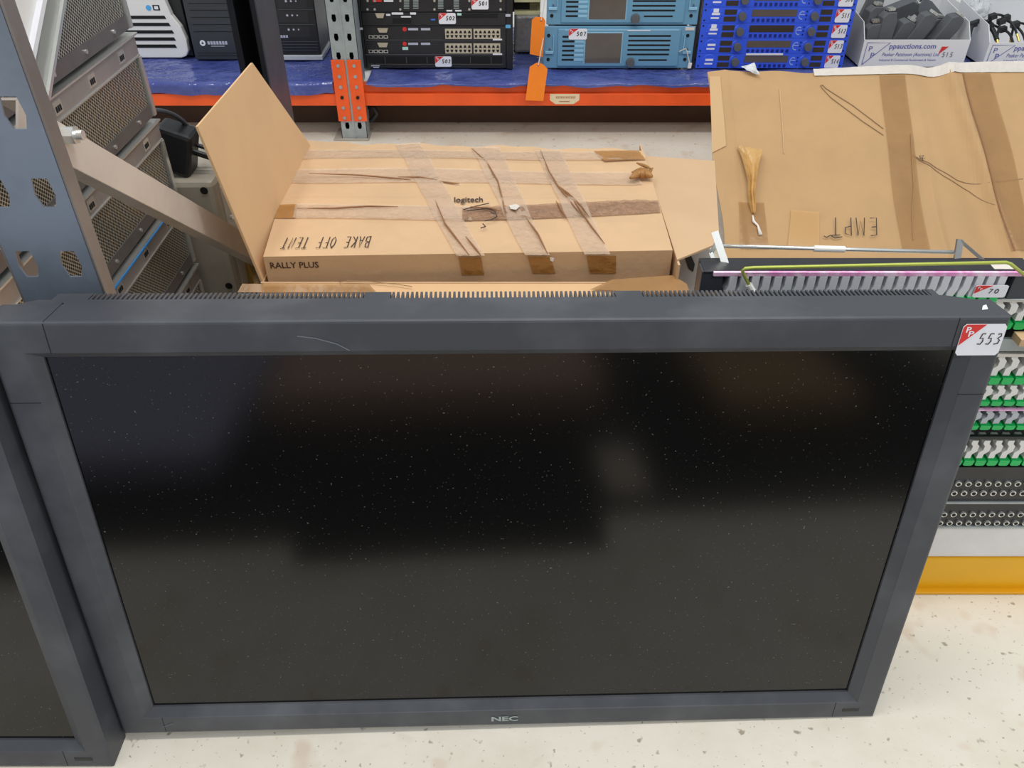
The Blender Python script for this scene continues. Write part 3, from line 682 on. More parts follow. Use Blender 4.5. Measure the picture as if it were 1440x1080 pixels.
strip(pn[1], hz(501), hz(497), M['tape_w'], 'label_strip')
strip(pn[2], hz(493), hz(476), M['galv'], 'front_rail'); strip(pn[2], hz(424), hz(420), M['steel_b'], 'front_rail')
zt0 = atY(1200,386.5,PY).z; zt1 = atY(1200,381,PY).z
strip(pn[3], zt0, zt1, M['pink'], 'label_strip', .012, y=-.004)
# top plate and its sticker
r = pn[3]; rl = Vector(r.location); ztop = zt1
MB().box((0,-.001,ztop-rl.z-.004), (PX1-PX0,.028,ztop-rl.z)).build('top_plate', M['blackm'], r, False, bevel=.001)
mb = MB().box((PX1-PX0-.05,.004,ztop-rl.z), (PX1-PX0-.02,.02,ztop-rl.z+.0006)); mb.build('paper_sticker', M['tape_w'], r, False)
p = atY(1366,418,PY-.006)
lot_label(pn[3], Vector((p.x,p.y,p.z))-rl, (1,0,0), (0,0,1), .042, .018, '70', sw=.0011)
rl2 = pn[2].location; MB().box((atY(1422,475,PY).x-PX0,-.02,hz(475)-rl2.z), (PX1+.06-PX0,.0,hz(466)-rl2.z)).build('card_tab', M['card'], pn[2], False)
# support bar with brackets
rb = thing('cable_support_bar', atY(1015,372,.945), 'thin steel cable bar with white sleeve on brackets, above the top patch panel', 'cable bar')
RY = .95
A, Bq = atY(1014,346,RY), atY(1350,355,RY)
MB().cyl(A, Bq, .0026, n=12).build('rod', M['steel_b'], rb, smooth=True)
MB().cyl(A.lerp(Bq,(1144-1014)/336), A.lerp(Bq,(1187-1014)/336), .0042, n=14).build('white_sleeve', M['white'], rb)
def bar(a, b, w_, t_, n): a, b = Vector(a), Vector(b); d = (b-a).normalized(); s2 = d.cross(Vector(n)).normalized(); return ((a+b)/2, d*((b-a).length/2), s2*w_/2, s2.cross(d)*t_/2)
mb = MB(); mb.obox(*bar(atY(1005,326,RY), atY(1021,374,RY-.03), .009, .003, (0,1,0)))
mb.obox(*bar(atY(1007,343,RY+.005), atY(1000,356,RY), .005, .003, (0,1,0))); mb.obox(*bar(atY(1000,356,RY), atY(1008,378,RY-.03), .005, .003, (0,1,0)))
mb.obox(*bar(atY(986,373,RY-.02), atY(991,382,RY-.03), .006, .003, (0,1,0))); mb.obox(*bar(atY(986,388,RY-.03), atY(984,408,RY-.04), .004, .003, (0,1,0)))
mb.build('bracket', M['steel_b'], rb)
mb = MB(); mb.obox(*bar(atY(1350,337,RY), atY(1345,370,RY-.02), .009, .003, (0,1,0))); mb.obox(*bar(atY(1350,338,RY), atY(1385,368,RY-.02), .004, .004, (0,1,0)))
mb.build('bracket', M['steel'], rb)
gw = thing('wire_loop', atY(1240,380,PY-.008), 'yellow and green metal wire loop running along the top patch panel', 'wire')
pts = [atY(px,py,PY-.012) for px, py in ((1053,400),(1046,386),(1044,381),(1048,377.5),(1060,376.5),(1250,372.5),(1415,369),(1421,371),(1445,390))]
MB().tube(pts, .0022, 10).build('wire', M['wire'], gw, smooth=True)
MB().tube([pts[0], atY(1059,410,PY-.014)], .0042, 10).build('white_plug', M['white'], gw)

def jack_panel(z0, z1, za, zb, label):
    t_ = thing('jack_panel', (PX0, PY, z0), label, 'jack panel', 'jack panels on the white board'); w_ = .93-PX0
    MB().box((0,.0,.0005), (w_,.06,z1-z0-.0005)).build('chassis', M['blackm'], t_, False)
    MB().box((0,-.003,.0015), (w_,.001,.006)).build('silver_strip', M['galv'], t_, False)
    pr = None
    for zz in (za, zb):
        x = .02
        while x < w_-.01:
            if pr is None:
                pr = MB().cyl((0,0,0), (0,-.0035,0), .0048, n=16).build('jack', M['steel_b'], t_, False); pr.location = (x, 0, zz-z0)
                MB().cyl((0,-.0036,0), (0,-.0042,0), .003, n=12).build('jack_hole', M['dark'], pr, False)
            else: dup(pr, (x, 0, zz-z0), t_)
            x += .0152
jack_panel(hz(708), hz(657), hz(692), hz(679), 'black jack panel with two rows of round jacks, upper of the two')
jack_panel(hz(742), hz(709), hz(734), hz(722), 'black jack panel with two rows of round jacks, lower one on the white board')

# ------------------------------------------------------------------ far pallet rack
BY = 2.96
def rbeam(px0, px1, pt, label):
    a, b = atY(px0,149,BY), atY(px1,pt,BY)
    t_ = thing('rack_beam', ((a.x+b.x)/2, BY, a.z), label, 'rack beam')
    zb_, zt_ = atY(600,149,BY).z, .198
    MB().box((a.x,BY,zb_), (b.x,BY+.045,zb_+(zt_-zb_)*.62)).box((a.x,BY+.012,zb_), (b.x,BY+.045,zt_)).build('beam_profile', M['orange'], t_, bevel=.003)
    return t_
xpl, xpr = atY(480,180,BY).x, atY(516,180,BY).x
xL, xR = -3.2, 3.0
def beam(x0, x1, label, cx0, cx1):
    zb_, zt_ = atY(600,149,BY).z, .198
    t_ = thing('rack_beam', ((x0+x1)/2, BY, zb_), label, 'rack beam')
    MB().box((x0,BY,zb_), (x1,BY+.045,zb_+(zt_-zb_)*.6)).box((x0,BY+.012,zb_+.01), (x1,BY+.045,zt_)).build('profile', M['orange'], t_, bevel=.003)
    za, zc = atY(490,169,BY).z, atY(480,83,BY).z
    MB().box((cx0,BY-.012,za), (cx1,BY-.008,zc)).build('connector_plate', M['orange'], t_, bevel=.001)
    for k in range(6):
        z_ = za+(zc-za)*(.06+.17*k); MB().cyl(((cx0+cx1)/2,BY-.012,z_), ((cx0+cx1)/2,BY-.0155,z_), .006, n=12).build('rivet', M['galv'] if k != 2 else M['dark'], t_)
    return t_
xm = (xpl+xpr)/2
bmL = beam(xL, xpl+.002, 'orange rack beam along the bottom of the left bay', xpl-.004, xm-.004)
bmR = beam(xpr-.002, xR, 'orange rack beam along the bottom of the right bay', xm+.004, xpr+.006)
a, b = atY(773,147,BY), atY(815,132,BY); 
o = MB().prism([(a.x+.02,BY-.0005,a.z+.002), (b.x-.02,BY-.0005,a.z+.002), (b.x,BY-.0005,a.z+.016), (b.x,BY-.0005,b.z), (a.x,BY-.0005,b.z), (a.x,BY-.0005,a.z+.016)], (0,-.0008,0)).build('paper_label', mat('old_label', srgb(232,214,176), .6), bmR)
mb = MB()
for k in range(16): x = a.x+.022+k*.0045; mb.box((x,BY-.0018,b.z-.016), (x+.0022,BY-.0015,b.z-.008))
mb.box((a.x+.034,BY-.0018,a.z+.010), (a.x+.072,BY-.0015,a.z+.013)); mb.build('barcode', mat('label_print', srgb(170,110,84), .6), o)
# post
post = thing('rack_upright', (xm, BY+.03, 0), 'galvanised perforated upright of the far rack on a foot plate', 'rack upright')
zz0 = .03; pitch = .0655
zs2 = [atY(490,176,BY).z]; 
while zs2[-1] < 1.2: zs2.append(zs2[-1]+.062)
mb = upright_face('f', post, xpl, xpr, BY-.006, .0, 1.4, (xpl+(xpr-xpl)*.26, xpl+(xpr-xpl)*.74), zs2, M['galv'], .008, .012)
mb.build('front_face', M['galv'], post)
MB().box((xpl,BY-.006,0), (xpl+.002,BY+.08,1.4)).box((xpr-.002,BY-.006,0), (xpr,BY+.08,1.4)).box((xm-.0035,BY-.008,0), (xm+.0035,BY-.005,1.4)).build('flange', M['galv'], post)
MB().box((xpl,BY+.06,0), (xpr,BY+.064,1.4)).build('rear_web', M['dark'], post)
a, b = atZ(469,197,.004), atZ(522,187,.004)
MB().box((a.x,a.y,0), (b.x,BY+.1,.006)).build('foot_plate', M['beige'], post, bevel=.001)
# deck, kick board
dk = MB().box((xL,BY+.046,.17), (xR,4.2,.2)).build('shelf_board', M['wood']); tag(dk, 'shelf board of the far rack under the blue sheeting', 'shelf board')
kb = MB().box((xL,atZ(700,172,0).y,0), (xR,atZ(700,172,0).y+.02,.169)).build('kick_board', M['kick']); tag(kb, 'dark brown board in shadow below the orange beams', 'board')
# blue polythene sheets
def sheet(x0, x1, zdrop, label, seed):
    rnd = random.Random(seed); nx, ny = 90, 26; ph = [rnd.uniform(0, 6) for _ in range(8)]
    vs = []; fs = []
    for j in range(ny+1):
        for i in range(nx+1):
            s_, t_ = i/nx, j/ny; x = x0+(x1-x0)*s_
            wv = .5*math.sin(19*x+ph[0]+4*t_)+.3*math.sin(43*x+ph[1]-6*t_)+.2*math.sin(71*x+ph[2])
            if j < 6: q = j/6; y = BY-.006-.004*q+.004*wv*q; y = BY-.008+.004*wv*(1-q); z = zdrop+(.203-zdrop)*q+.006*wv*(1-q)
            else: q = (j-6)/(ny-6); y = BY-.004+q*.75; z = .203+.0022*(1+wv)+.002*math.sin(30*y+20*x)
            vs.append((x, y, z))
    for j in range(ny):
        for i in range(nx): k = j*(nx+1)+i; fs.append((k, k+1, k+nx+2, k+nx+1))
    o = MB().add(vs, fs).build('plastic_sheet', M['sheet'], smooth=True); tag(o, label, 'plastic sheet')
sheet(xL, xpl-.01, .168, 'blue polythene sheet over the shelf of the left bay, under the tower computers', 1)
sheet(xpr+.015, xR, .196, 'blue polythene sheet over the shelf of the right bay, under the rack equipment', 2)
# cable end and scrap under the beam
cb = MB().tube([atY(px,py,3.03) for px, py in ((516,150),(526,152),(530,160),(524,168),(515,171))], .009, 10).build('cable_end', M['black'], smooth=True); tag(cb, 'black cable end under the orange beam beside the far upright foot', 'cable')

# ------------------------------------------------------------------ equipment on the right bay
GY = 3.115; SZ = .2105
def R(px0, py0, px1, py1, Y=GY):
    a = atY((px0), (py0+py1)/2, Y); b = atY(px1, (py0+py1)/2, Y); return a.x, b.x, atY(px0, max(py0,py1), Y).z, atY(px0, min(py0,py1), Y).z
def fbox(mb, px0, py0, px1, py1, out=.002, Y=GY):
    x0, x1, z0, z1 = R(px0, py0, px1, py1, Y); return mb.box((x0,Y-out,z0), (x1,Y+.001,z1))
def zpy(py, px=600, Y=GY): return atY(px, py, Y).z
# switch stack: 5 units
sx0, sx1 = atY(516,90,GY).x, atY(712,90,GY).x
def unit(name, py0, py1, label, cat, group=None, m='blackm', ears=True, zmin=None):
    z0, z1 = zpy(py1), zpy(py0)
    if zmin is not None: z0 = zmin
    t_ = thing(name, ((sx0+sx1)/2, GY, z0), label, cat, group)
    MB().box((sx0,GY,z0+.0006), (sx1,GY+.35,z1-.0006)).build('casing', M[m], t_, bevel=.001)
    return t_
u5 = unit('rack_shelf_unit', 78, 98, 'open black rack unit with lot sticker at the bottom of the black stack', 'rack unit', zmin=SZ)
mb = MB(); fbox(mb, 518, 79.5, 706, 89, .0005); mb.build('recess', M['dark'], u5)
mb = MB(); [fbox(mb, x, 80, x+1.2, 89, .002) for x in (541,571,600,631,661,690)]; fbox(mb, 520, 90, 708, 91, .002); mb.build('divider', mat('olive_frame', srgb(74,72,60), .5), u5)
mb = MB(); fbox(mb, 522, 91.5, 534, 93); fbox(mb, 525, 94, 533, 95.5); mb.build('printed_logo', mat('pale_print', srgb(188,190,204), .5), u5)
def gear_label(parent, px0, py0, px1, py1, num, Y=GY, sw=.003):
    x0, x1, z0, z1 = R(px0, py0, px1, py1, Y); lot_label(parent, (x0,Y-.0025,z0), (1,0,0), (0,0,1), x1-x0, z1-z0, num, True, sw)
gear_label(u5, 612, 79, 635, 93.5, '502')
for k, (ya, yb_, lab) in enumerate(((57.5,77.5,'network switch with beige ports, lower of the two, with a pale mark under its logo'), (37,57,'network switch with beige ports, upper of the two in the black stack'))):
    u = unit('network_switch', ya, yb_, lab, 'network switch', 'network switches in the black stack')
    o = ya-57.5
    for a0 in (626, 666):
        mb = MB(); fbox(mb, a0, 61+o, a0+37.5, 75+o, .002); pb_ = mb.build('port_block', M['portbeige'], u)
        for rr in (0, 1):
            for c_ in range(6):
                x_ = a0+1.4+6.1*c_; mb = MB(); xx0, xx1, zz0_, zz1_ = R(x_, 63.5+6*rr+o, x_+4.3, 67+6*rr+o)
                if rr: mb.prism([(xx0,GY-.0022,zz1_),(xx1,GY-.0022,zz1_),(xx1-.003,GY-.0022,zz0_),(xx0+.003,GY-.0022,zz0_)], (0,-.0006,0))
                else: mb.prism([(xx0,GY-.0022,zz0_),(xx1,GY-.0022,zz0_),(xx1-.003,GY-.0022,zz1_),(xx0+.003,GY-.0022,zz1_)], (0,-.0006,0))
                mb.build('port', M['dark'], pb_)
    mb = MB(); fbox(mb, 693, 75+o, 706, 77+o, .003); mb.build('white_label', M['label'], u)
    mb = MB(); p = atY(569,61.5+o,GY); mb.cyl(p, p+Vector((0,-.002,0)), .0075, n=16); mb.build('red_logo', M['red'], u)
    mb = MB(); fbox(mb, 574, 60+o, 588, 63+o, .0012); fbox(mb, 592, 60+o, 605, 63+o, .0012); mb.build('brand_print', mat('pale_print', srgb(200,200,210), .5), u)
    mb = MB(); x0, x1, z0, z1 = R(531, 60+o, 546, 66+o); mb.prism([(x0,GY,z1),(x1,GY,z1),(x1-.006,GY,z0),(x0+.006,GY,z0)], (0,-.004,0)); mb.build('serial_port', M['portbeige'], u)
    for c_ in range(4): mb = MB(); fbox(mb, 518.5+7*c_, 70+o, 524.5+7*c_, 74.5+o, .002); q_ = mb.build('uplink_port', M['steel_b'], u); mb = MB(); fbox(mb, 519.7+7*c_, 70.8+o, 523.5+7*c_, 73.2+o, .003); mb.build('port_hole', M['dark'], q_)
    if k == 0: mb = MB(); fbox(mb, 566, 66, 574, 70, .0015); mb.build('green_mark', mat('mint_mark', srgb(190,232,220), .5), u)
    mb = MB(); fbox(mb, 514, yb_-1.1, 710, yb_-.3, .0015); mb.build('edge_trim', mat('trim_grey', srgb(92,92,98), .4), u)
u2 = unit('rack_server', 17.5, 36.5, 'black rack server with a serial port and lot sticker, above the network switches', 'rack server')
mb = MB(); x0, x1, z0, z1 = R(528, 18.5, 541, 25); mb.prism([(x0,GY,z1),(x1,GY,z1),(x1-.006,GY,z0),(x0+.006,GY,z0)], (0,-.004,0)); mb.build('serial_port', M['portbeige'], u2)
mb = MB(); fbox(mb, 551, 17.5, 567, 20.2, .003); fbox(mb, 577, 17.5, 585, 20.2, .003); fbox(mb, 543, 19.5, 549, 22, .002); fbox(mb, 564, 22.5, 578, 24.5, .002); mb.build('white_label', M['label'], u2)
mb = MB(); fbox(mb, 552, 26, 578, 33, .0012); fbox(mb, 640, 19, 700, 25, .0012); mb.build('drive_bay', M['dark'], u2)
mb = MB(); fbox(mb, 606, 26.5, 612, 28.5, .002); mb.build('blue_led_mark', mat('blue_mark', srgb(70,120,220), .4), u2)
mb = MB(); fbox(mb, 643, 18.5, 649, 21.5, .002); mb.build('mint_mark', mat('mint_mark', srgb(190,232,220), .5), u2)
gear_label(u2, 617, 18, 641, 33.5, '502')
u1 = unit('card_chassis', -12, 17, 'black card chassis with slotted vents and lot sticker, at the top of the black stack', 'card chassis')
for x_ in (517,527,563,611,660,704,):
    mb = MB(); p = atY(x_,13,GY); mb.cyl(p, p+Vector((0,-.003,0)), .0042, n=10); p = atY(x_,1,GY); mb.cyl(p, p+Vector((0,-.003,0)), .0042, n=10); mb.build('screw', M['steel_b'], u1)
for x_ in (568,581,616,638):
    mb = MB(); [fbox(mb, x_, y_, x_+7.5, y_+1.1, .0015) for y_ in (0,2.2,4.4,6.6,8.8,11)]; mb.build('card_vent', mat('vent_print', srgb(150,160,156), .5), u1)
mb = MB(); fbox(mb, 524, 0, 537, 2.5, .002); mb.build('red_mark', M['red'], u1); mb = MB(); fbox(mb, 540, 0, 553, 2.5, .002); fbox(mb, 628, 14, 636, 16, .002); fbox(mb, 640, 14, 649, 16, .002); mb.build('white_mark', M['label'], u1)
gear_label(u1, 663, -3, 687, 13, '501')
# rack ears / outer rails at the stack sides
rs = thing('rack_rail', (sx1+.01, GY, SZ), 'black rack rail with a small cyan sticker, right side of the black equipment stack', 'rack rail')
MB().box((sx1+.001,GY-.008,SZ+.0005), (sx1+.024,GY+.3,zpy(-12))).build('right_rail', M['black'], rs, bevel=.001)
rs2 = thing('rack_rail', (sx0-.01, GY, SZ), 'black rack rail beside the far upright, left side of the black equipment stack', 'rack rail')
MB().box((sx0-.022,GY-.008,SZ+.0005), (sx0-.001,GY+.3,zpy(-12))).build('left_rail', M['black'], rs2, bevel=.001)
mb = MB(); x0, x1, z0, z1 = R(711,34,718,38.5); mb.box((x0,GY-.010,z0), (x1,GY-.0078,z1)); mb.build('cyan_sticker', mat('cyan_mark', srgb(96,176,226), .4), rs)
mb = MB(); x0, x1, z0, z1 = R(711,19,718,22.5); mb.box((x0,GY-.010,z0), (x1,GY-.0078,z1)); mb.build('white_sticker', mat('pale_print', srgb(200,200,210), .5), rs)
mb = MB(); x0, x1, z0, z1 = R(506,38,510.5,41); mb.box((x0,GY-.010,z0), (x1,GY-.0078,z1)).build('white_sticker', mat('pale_print', srgb(200,200,210), .5), rs2)

# grey wrapped parcel and cream frame between stacks
x0, x1, z0, z1 = R(716, 22, 772, 88, 3.3)
x0 = sx1+.03; x1 = atY(764,60,GY).x-.006
gp = MB().box((x0,3.3,SZ+.002), (x1,3.6,z1)).build('wrapped_parcel', M['grayfilm'], bevel=.01); tag(gp, 'parcel wrapped in creased grey plastic, between the black stack and the teal recorders', 'parcel')
cf = thing('cream_frame', (x0+.1, 3.35, z1+.001), 'cream metal frame with two rails, lying on the grey wrapped parcel', 'metal frame')
zt2 = z1
MB().box((x0,3.31,zt2+.001), (x1,3.35,zt2+.010)).box((x0,3.31,zt2+.045), (x1,3.35,zt2+.055)).build('rail', M['cream'], cf)
MB().box((x0-.01,3.351,zt2+.001), (x1-.04,3.6,zt2+.055)).build('dark_body', M['dark'], cf); MB().box((x1-.04,3.351,zt2+.001), (x1,3.6,zt2+.055)).build('end_block', mat('olive_cream', srgb(150,146,110), .5), cf)

# teal recorders
def recorder(py0, py1, px0, px1, label, zmin=None, full=True, shift=0, dy=0):
    z0, z1 = zpy(py1, 860), zpy(py0, 860)
    if zmin is not None: z0 = zmin
    xa, xb = atY(px0,(py0+py1)/2,GY).x, atY(px1,(py0+py1)/2,GY).x
    t_ = thing('video_recorder', ((xa+xb)/2, GY, z0), label, 'recorder', 'teal rack recorders')
    MB().box((xa+.03,GY+.004,z0+.001), (xb-.03,GY+.33,z1-.001)).build('casing', M['grey'], t_)
    MB().box((xa,GY-.004,z0+.001), (xb,GY+.004,z1-.001)).build('front_plate', M['teal'], t_, bevel=.003)
    W_, Hh_ = xb-xa, z1-z0
    def q(a, b, c, d, out, m, name, par=t_, bev=0, base=.004): return MB().box((xa+a*W_,GY-base-out,z0+b*Hh_), (xa+c*W_,GY-base+.0005,z0+d*Hh_)).build(name, m, par, bevel=bev)
    q(.095,.06,.905,.94,.006,M['teal'],'raised_fascia',bev=.004)
    q(.27,.125,.525,.87,.0068,M['teal_l'],'screen_surround',bev=.002); q(.278,.15,.517,.845,.0078,M['lcd'],'display')
    for k in range(6):
        f_ = .2+.108*k
        q(.125,f_,.205,f_+.045,.0068,M['dark'],'vent_slot',bev=.0008); q(.207,f_-.01,.268,f_+.05,.0068,M['teal_l'],'key',bev=.001)
        if k: q(.56,f_+.02,.84,f_+.062,.0068,M['dark'],'vent_slot',bev=.0008)
    q(.64,.2,.83,.235,.0068,M['dark'],'vent_slot')
    c_ = Vector((xa+.585*W_,GY-.010,z0+.17*Hh_)); MB().cyl(c_, c_+Vector((0,-.014,0)), .0165, .0145, n=28).build('jog_dial', M['grey'], t_, smooth=False)
    for sx in (0, 1):
        hx = xa+(.012 if not sx else .93)*W_
        MB().box((hx,GY-.011,z0+.36*Hh_), (hx+.055*W_,GY-.004,z0+.42*Hh_)).box((hx+(.052 if not sx else .0)*W_,GY-.011,z0+.40*Hh_), (hx+(.057 if not sx else .006)*W_,GY-.004,z0+.78*Hh_)).build('side_handle', M['teal_l'], t_, bevel=.001)
        for zz in (.22,.78): c_ = Vector((hx+.022*W_,GY-.004,z0+zz*Hh_)); MB().cyl(c_, c_+Vector((0,-.0015,0)), .0062, n=14).build('mount_hole', M['dark'], t_)
        c_ = Vector((hx+.03*W_,GY-.004,z0+.46*Hh_)); MB().cyl(c_, c_+Vector((0,-.003,0)), .0058, .0045, n=3).build('thumb_screw', M['grey'], t_)
    q(.14,.90,.89,.935,.0066,M['teal_l'],'trim_line'); q(.55,.895,.70,.915,.0072,M['label'],'brand_print')
    return t_, xa, z0, W_, Hh_
t1, xa, z0, W_, Hh_ = recorder(36, 95, 764, 975, 'teal blue rack recorder at the bottom, white lot sticker 507 beside its screen', zmin=SZ)
lot_label(t1, (xa+.165*W_,GY-.0115,z0+.70*Hh_), (1,0,0), (0,0,1), .12*W_, .25*Hh_, '507', True, .003)
MB().box((xa+.93*W_,GY-.006,z0+.90*Hh_), (xa+.99*W_,GY-.0042,z0+.97*Hh_)).build('paper_sticker', M['tape_w'], t1)
MB().tube([(xa+.905*W_,GY-.012,z0+.42*Hh_), (xa+.945*W_,GY-.016,z0+.5*Hh_), (xa+.955*W_,GY-.018,z0+.44*Hh_), (xa+.985*W_,GY-.018,z0+.12*Hh_), (xa+.985*W_,GY-.018,z0+.1*Hh_)], .0018, 6).build('tied_string', M['string'], t1)
MB().obox((xa+.985*W_,GY-.018,z0+.1*Hh_), (.006,0,0), (0,.004,0), (.001,0,.009)).build('string_knot', M['paper'], t1)
recorder(-27, 35, 769, 984, 'teal blue rack recorder stacked on top of the other one')
# orange tags on strings
def otag(pxs, label, st, Yt):
    t_ = thing('hang_tag', atY(pxs[0][0], pxs[3][1], Yt), label, 'tag', 'orange string tags')
    o_ = MB().prism([atY(a, b, Yt) for a, b in pxs], (0,.0012,0)).build('card', M['tag'], t_)
    MB().tube([atY(a, b, Yt-.002) for a, b in st], .0016, 6).build('string', M['string'], t_)
    a, b = st[-1]; p = atY(a, b, Yt); MB().cyl(p+Vector((0,.0005,0)), p+Vector((0,-.001,0)), .0025, n=10).build('eyelet', M['dark'], t_)
otag([(745,76),(748,28),(753,24),(764,24),(767,30),(763,80),(757,80)][:6], 'upper orange card tag hanging beside the teal recorders', [(766,0),(764,15),(761,29)], GY-.035)
otag([(739,141),(745,94),(755,88),(763,90),(770,97),(764,142)], 'lower orange card tag hanging over the rack beam', [(764,54),(761,70),(757,92)], BY-.03)

# blue audio processors
bw0, bw1 = 977, 1184; bz = [SZ, zpy(74,1080)]
ps = [(74,94.5),(53,74),(31.5,53),(10,31.5),(-11,10)]
xb0, xb1 = atY(978.5,86,GY).x, atY(1185.5,86,GY).x; U = (zpy(10,1080)-SZ)/4
nums = ['514','513','512','511','510']
bl_ = ['blue rack audio processor at the bottom of the blue stack, lot sticker 514', 'blue rack audio processor second from the bottom, lot sticker 513', 'blue rack audio processor in the middle of the stack, lot sticker 512',
       'blue rack audio processor second from the top, lot sticker 511', 'blue rack audio processor at the top of the blue stack, cut by the frame']
for k in range(5):
    z0 = SZ+U*k; W_ = xb1-xb0
    t_ = thing('audio_processor', ((xb0+xb1)/2, GY, z0), bl_[k], 'audio processor', 'blue rack audio processors')
    MB().box((xb0+.02,GY+.003,z0+.001), (xb1-.02,GY+.3,z0+U-.001)).build('casing', M['blackm'], t_)
    MB().box((xb0,GY-.003,z0+.0005), (xb1,GY+.003,z0+U-.0005)).build('front_plate', M['blueunit'], t_, bevel=.001)
    def bq(a, b, c, d, out, m, name, bev=0): return MB().box((xb0+a*W_,GY-.003-out,z0+b*U), (xb0+c*W_,GY-.0025,z0+d*U)).build(name, m, t_, bevel=bev)
    def disc(a, b, r_, out, m, name, par=None, base=.003): c_ = Vector((xb0+a*W_,GY-base,z0+b*U)); return MB().cyl(c_, c_+Vector((0,-out,0)), r_, r_*.92, n=26).build(name, m, par or t_)
    disc(.085,.5,.024,.0012,M['blueunit'],'badge'); o_ = MB().box((xb0+.062*W_,GY-.0048,z0+.52*U), (xb0+.115*W_,GY-.0042,z0+.66*U)).box((xb0+.058*W_,GY-.0048,z0+.28*U), (xb0+.112*W_,GY-.0042,z0+.38*U))
    if k >= 2: o_.box((xb0+.07*W_,GY-.0048,z0+.68*U), (xb0+.105*W_,GY-.0042,z0+.92*U))
    o_.build('badge_print', M['label'], t_)
    for a_, c_ in ((.145,.225), (.775,.85)):
        bq(a_,.10,c_,.42,.0008,M['lcd_d'],'meter_window'); bq(a_,.54,c_,.86,.0008,M['lcd_d'],'meter_window')
    for a_ in (.262, .735): disc(a_,.5,.0215,.0018,M['blueunit'],'knob_surround'); disc(a_,.47,.0145,.016,M['grey'],'knob')
    bq(.325,.42,.62,.86,.001,M['lcd_d'] if k in (2,) else M['lcd'],'display')
    for j in range(9): bq(.33+.033*j,.10,.348+.033*j,.30,.0025,M['blueshade'],'button',.0008)
    mb = MB()
    for q_ in range(12):
        an = math.radians(60+q_*20); mb.obox((xb0+.655*W_+.0105*math.cos(an),GY-.004,z0+.5*U+.0125*math.sin(an)), (.0014,0,0), (0,.0006,0), (0,0,.0022))
    mb.box((xb0+.655*W_-.008,GY-.0045,z0+.52*U), (xb0+.655*W_+.01,GY-.0035,z0+.58*U)); mb.build('logo_ring', mat('pale_blue', srgb(150,176,240), .4), t_)
    for b_ in (.25,.5,.75): disc(.685,b_,.003,.0015,M['blueshade'],'small_button')
    for a_ in (.018,.982):
        for b_ in (.18,.82): disc(a_,b_,.0032,.0006,M['dark'],'mount_hole')
    lot_label(t_, (xb0+.875*W_,GY-.0062,z0+.06*U), (1,0,0), (0,0,1), .095*W_, .84*U, nums[k], True, .0025)
    if k == 0: bq(.33,.90,.58,1.02,.004,M['white'],'white_strip',.001)
rr = MB().box((xb0-.028,GY-.002,SZ), (xb0-.006,GY+.02,zpy(-12,980))).build('rack_strip', M['black']); tag(rr, 'black vertical strip between the teal recorders and the blue stack', 'rack strip')

# printed cardboard trays
def tray(px0, px1, pyt, pyb, label, key, depth=.30):
    Y = 3.13
    a = atY(px0, pyb, Y); b = atY(px1, pyb, Y); zt = atY((px0+px1)/2, pyt, Y).z; z0 = SZ+.001
    t_ = thing('card_tray', ((a.x+b.x)/2, Y+depth/2, z0), label, 'cardboard tray', 'white printed cardboard trays')
    x0, x1 = a.x, b.x
    mb = MB().box((x0,Y,z0), (x1,Y+.003,zt)); mb.build('front_panel', M['white'], t_)
    MB().prism([(x0,Y+.003,z0), (x0,Y+depth,z0), (x0,Y+depth,zt+.08), (x0,Y+.05,zt+.05), (x0,Y+.003,zt)], (.003,0,0)).build('side_panel', mat('white_card', srgb(224,224,226), .6), t_)
    MB().prism([(x1-.003,Y+.003,z0), (x1-.003,Y+depth,z0), (x1-.003,Y+depth,zt+.08), (x1-.003,Y+.05,zt+.05), (x1-.003,Y+.003,zt)], (.003,0,0)).build('side_panel', mat('white_card', srgb(224,224,226), .6), t_)
    MB().box((x0,Y+.003,z0), (x1,Y+depth,z0+.003)).box((x0,Y+depth,z0), (x1,Y+depth+.003,zt+.08)).build('base_and_back', mat('white_card', srgb(224,224,226), .6), t_)
    h_ = zt-z0; xo = x0+.012; yf = Y-.0006
    mb = MB(); n = Vector((0,-1,0))
    mb.ribbon([(xo,yf,z0+.08*h_), (xo+.002,yf,zt-.1*h_), (xo+.085,yf,zt-.1*h_), (xo,yf,z0+.08*h_)], .0022, n)
    for tx, sz, dx, dz, bo in (('P',.026,.010,.58,.0), ('P',.026,.022,.34,.0)):
        q_ = text_mb(tx, sz, (xo+dx,yf,z0+dz*h_), (1,0,0), (0,0,1), .0004, bo, 1.2); mb.add(q_.v, q_.f)
    q_ = text_mb('ppauctions.com', .026, (xo+.085,yf,z0+.68*h_), (1,0,0), (0,0,1), .0004, .012, 1.05); mb.add(q_.v, q_.f)
    q_ = text_mb('Peaker Pattinson (Auctions) Ltd', .019, (xo+.065,yf,z0+.40*h_), (1,0,0), (.15,0,1), .0004, .0, .86); mb.add(q_.v, q_.f)
    q_ = text_mb('Industrial & Commercial Auctioneers & Valuers', .0115, (xo+.06,yf,z0+.22*h_), (1,0,0), (0,0,1), .0004, .0, .95); mb.add(q_.v, q_.f)
    mb.build('printed_text', M['indigo'], t_)
    return t_, x0, x1, Y, z0, zt
tr1, tx0, tx1, tY, tz0, tzt = tray(1207, 1354, 56, 91, 'white printed cardboard tray full of grey cradles, lot mark 515 on its front', 1)
mb = MB().prism([(tx0+.285,tY-.001,tz0+.045), (tx0+.29,tY-.001,tz0+.072), (tx0+.315,tY-.001,tz0+.072)], (0,-.0004,0)); mb.build('red_corner', M['red'], tr1)
strokes('515', .016, (tx0+.30,tY-.001,tz0+.036), (1,0,0), (0,0,1), .0016).build('lot_number', M['ink'], tr1)
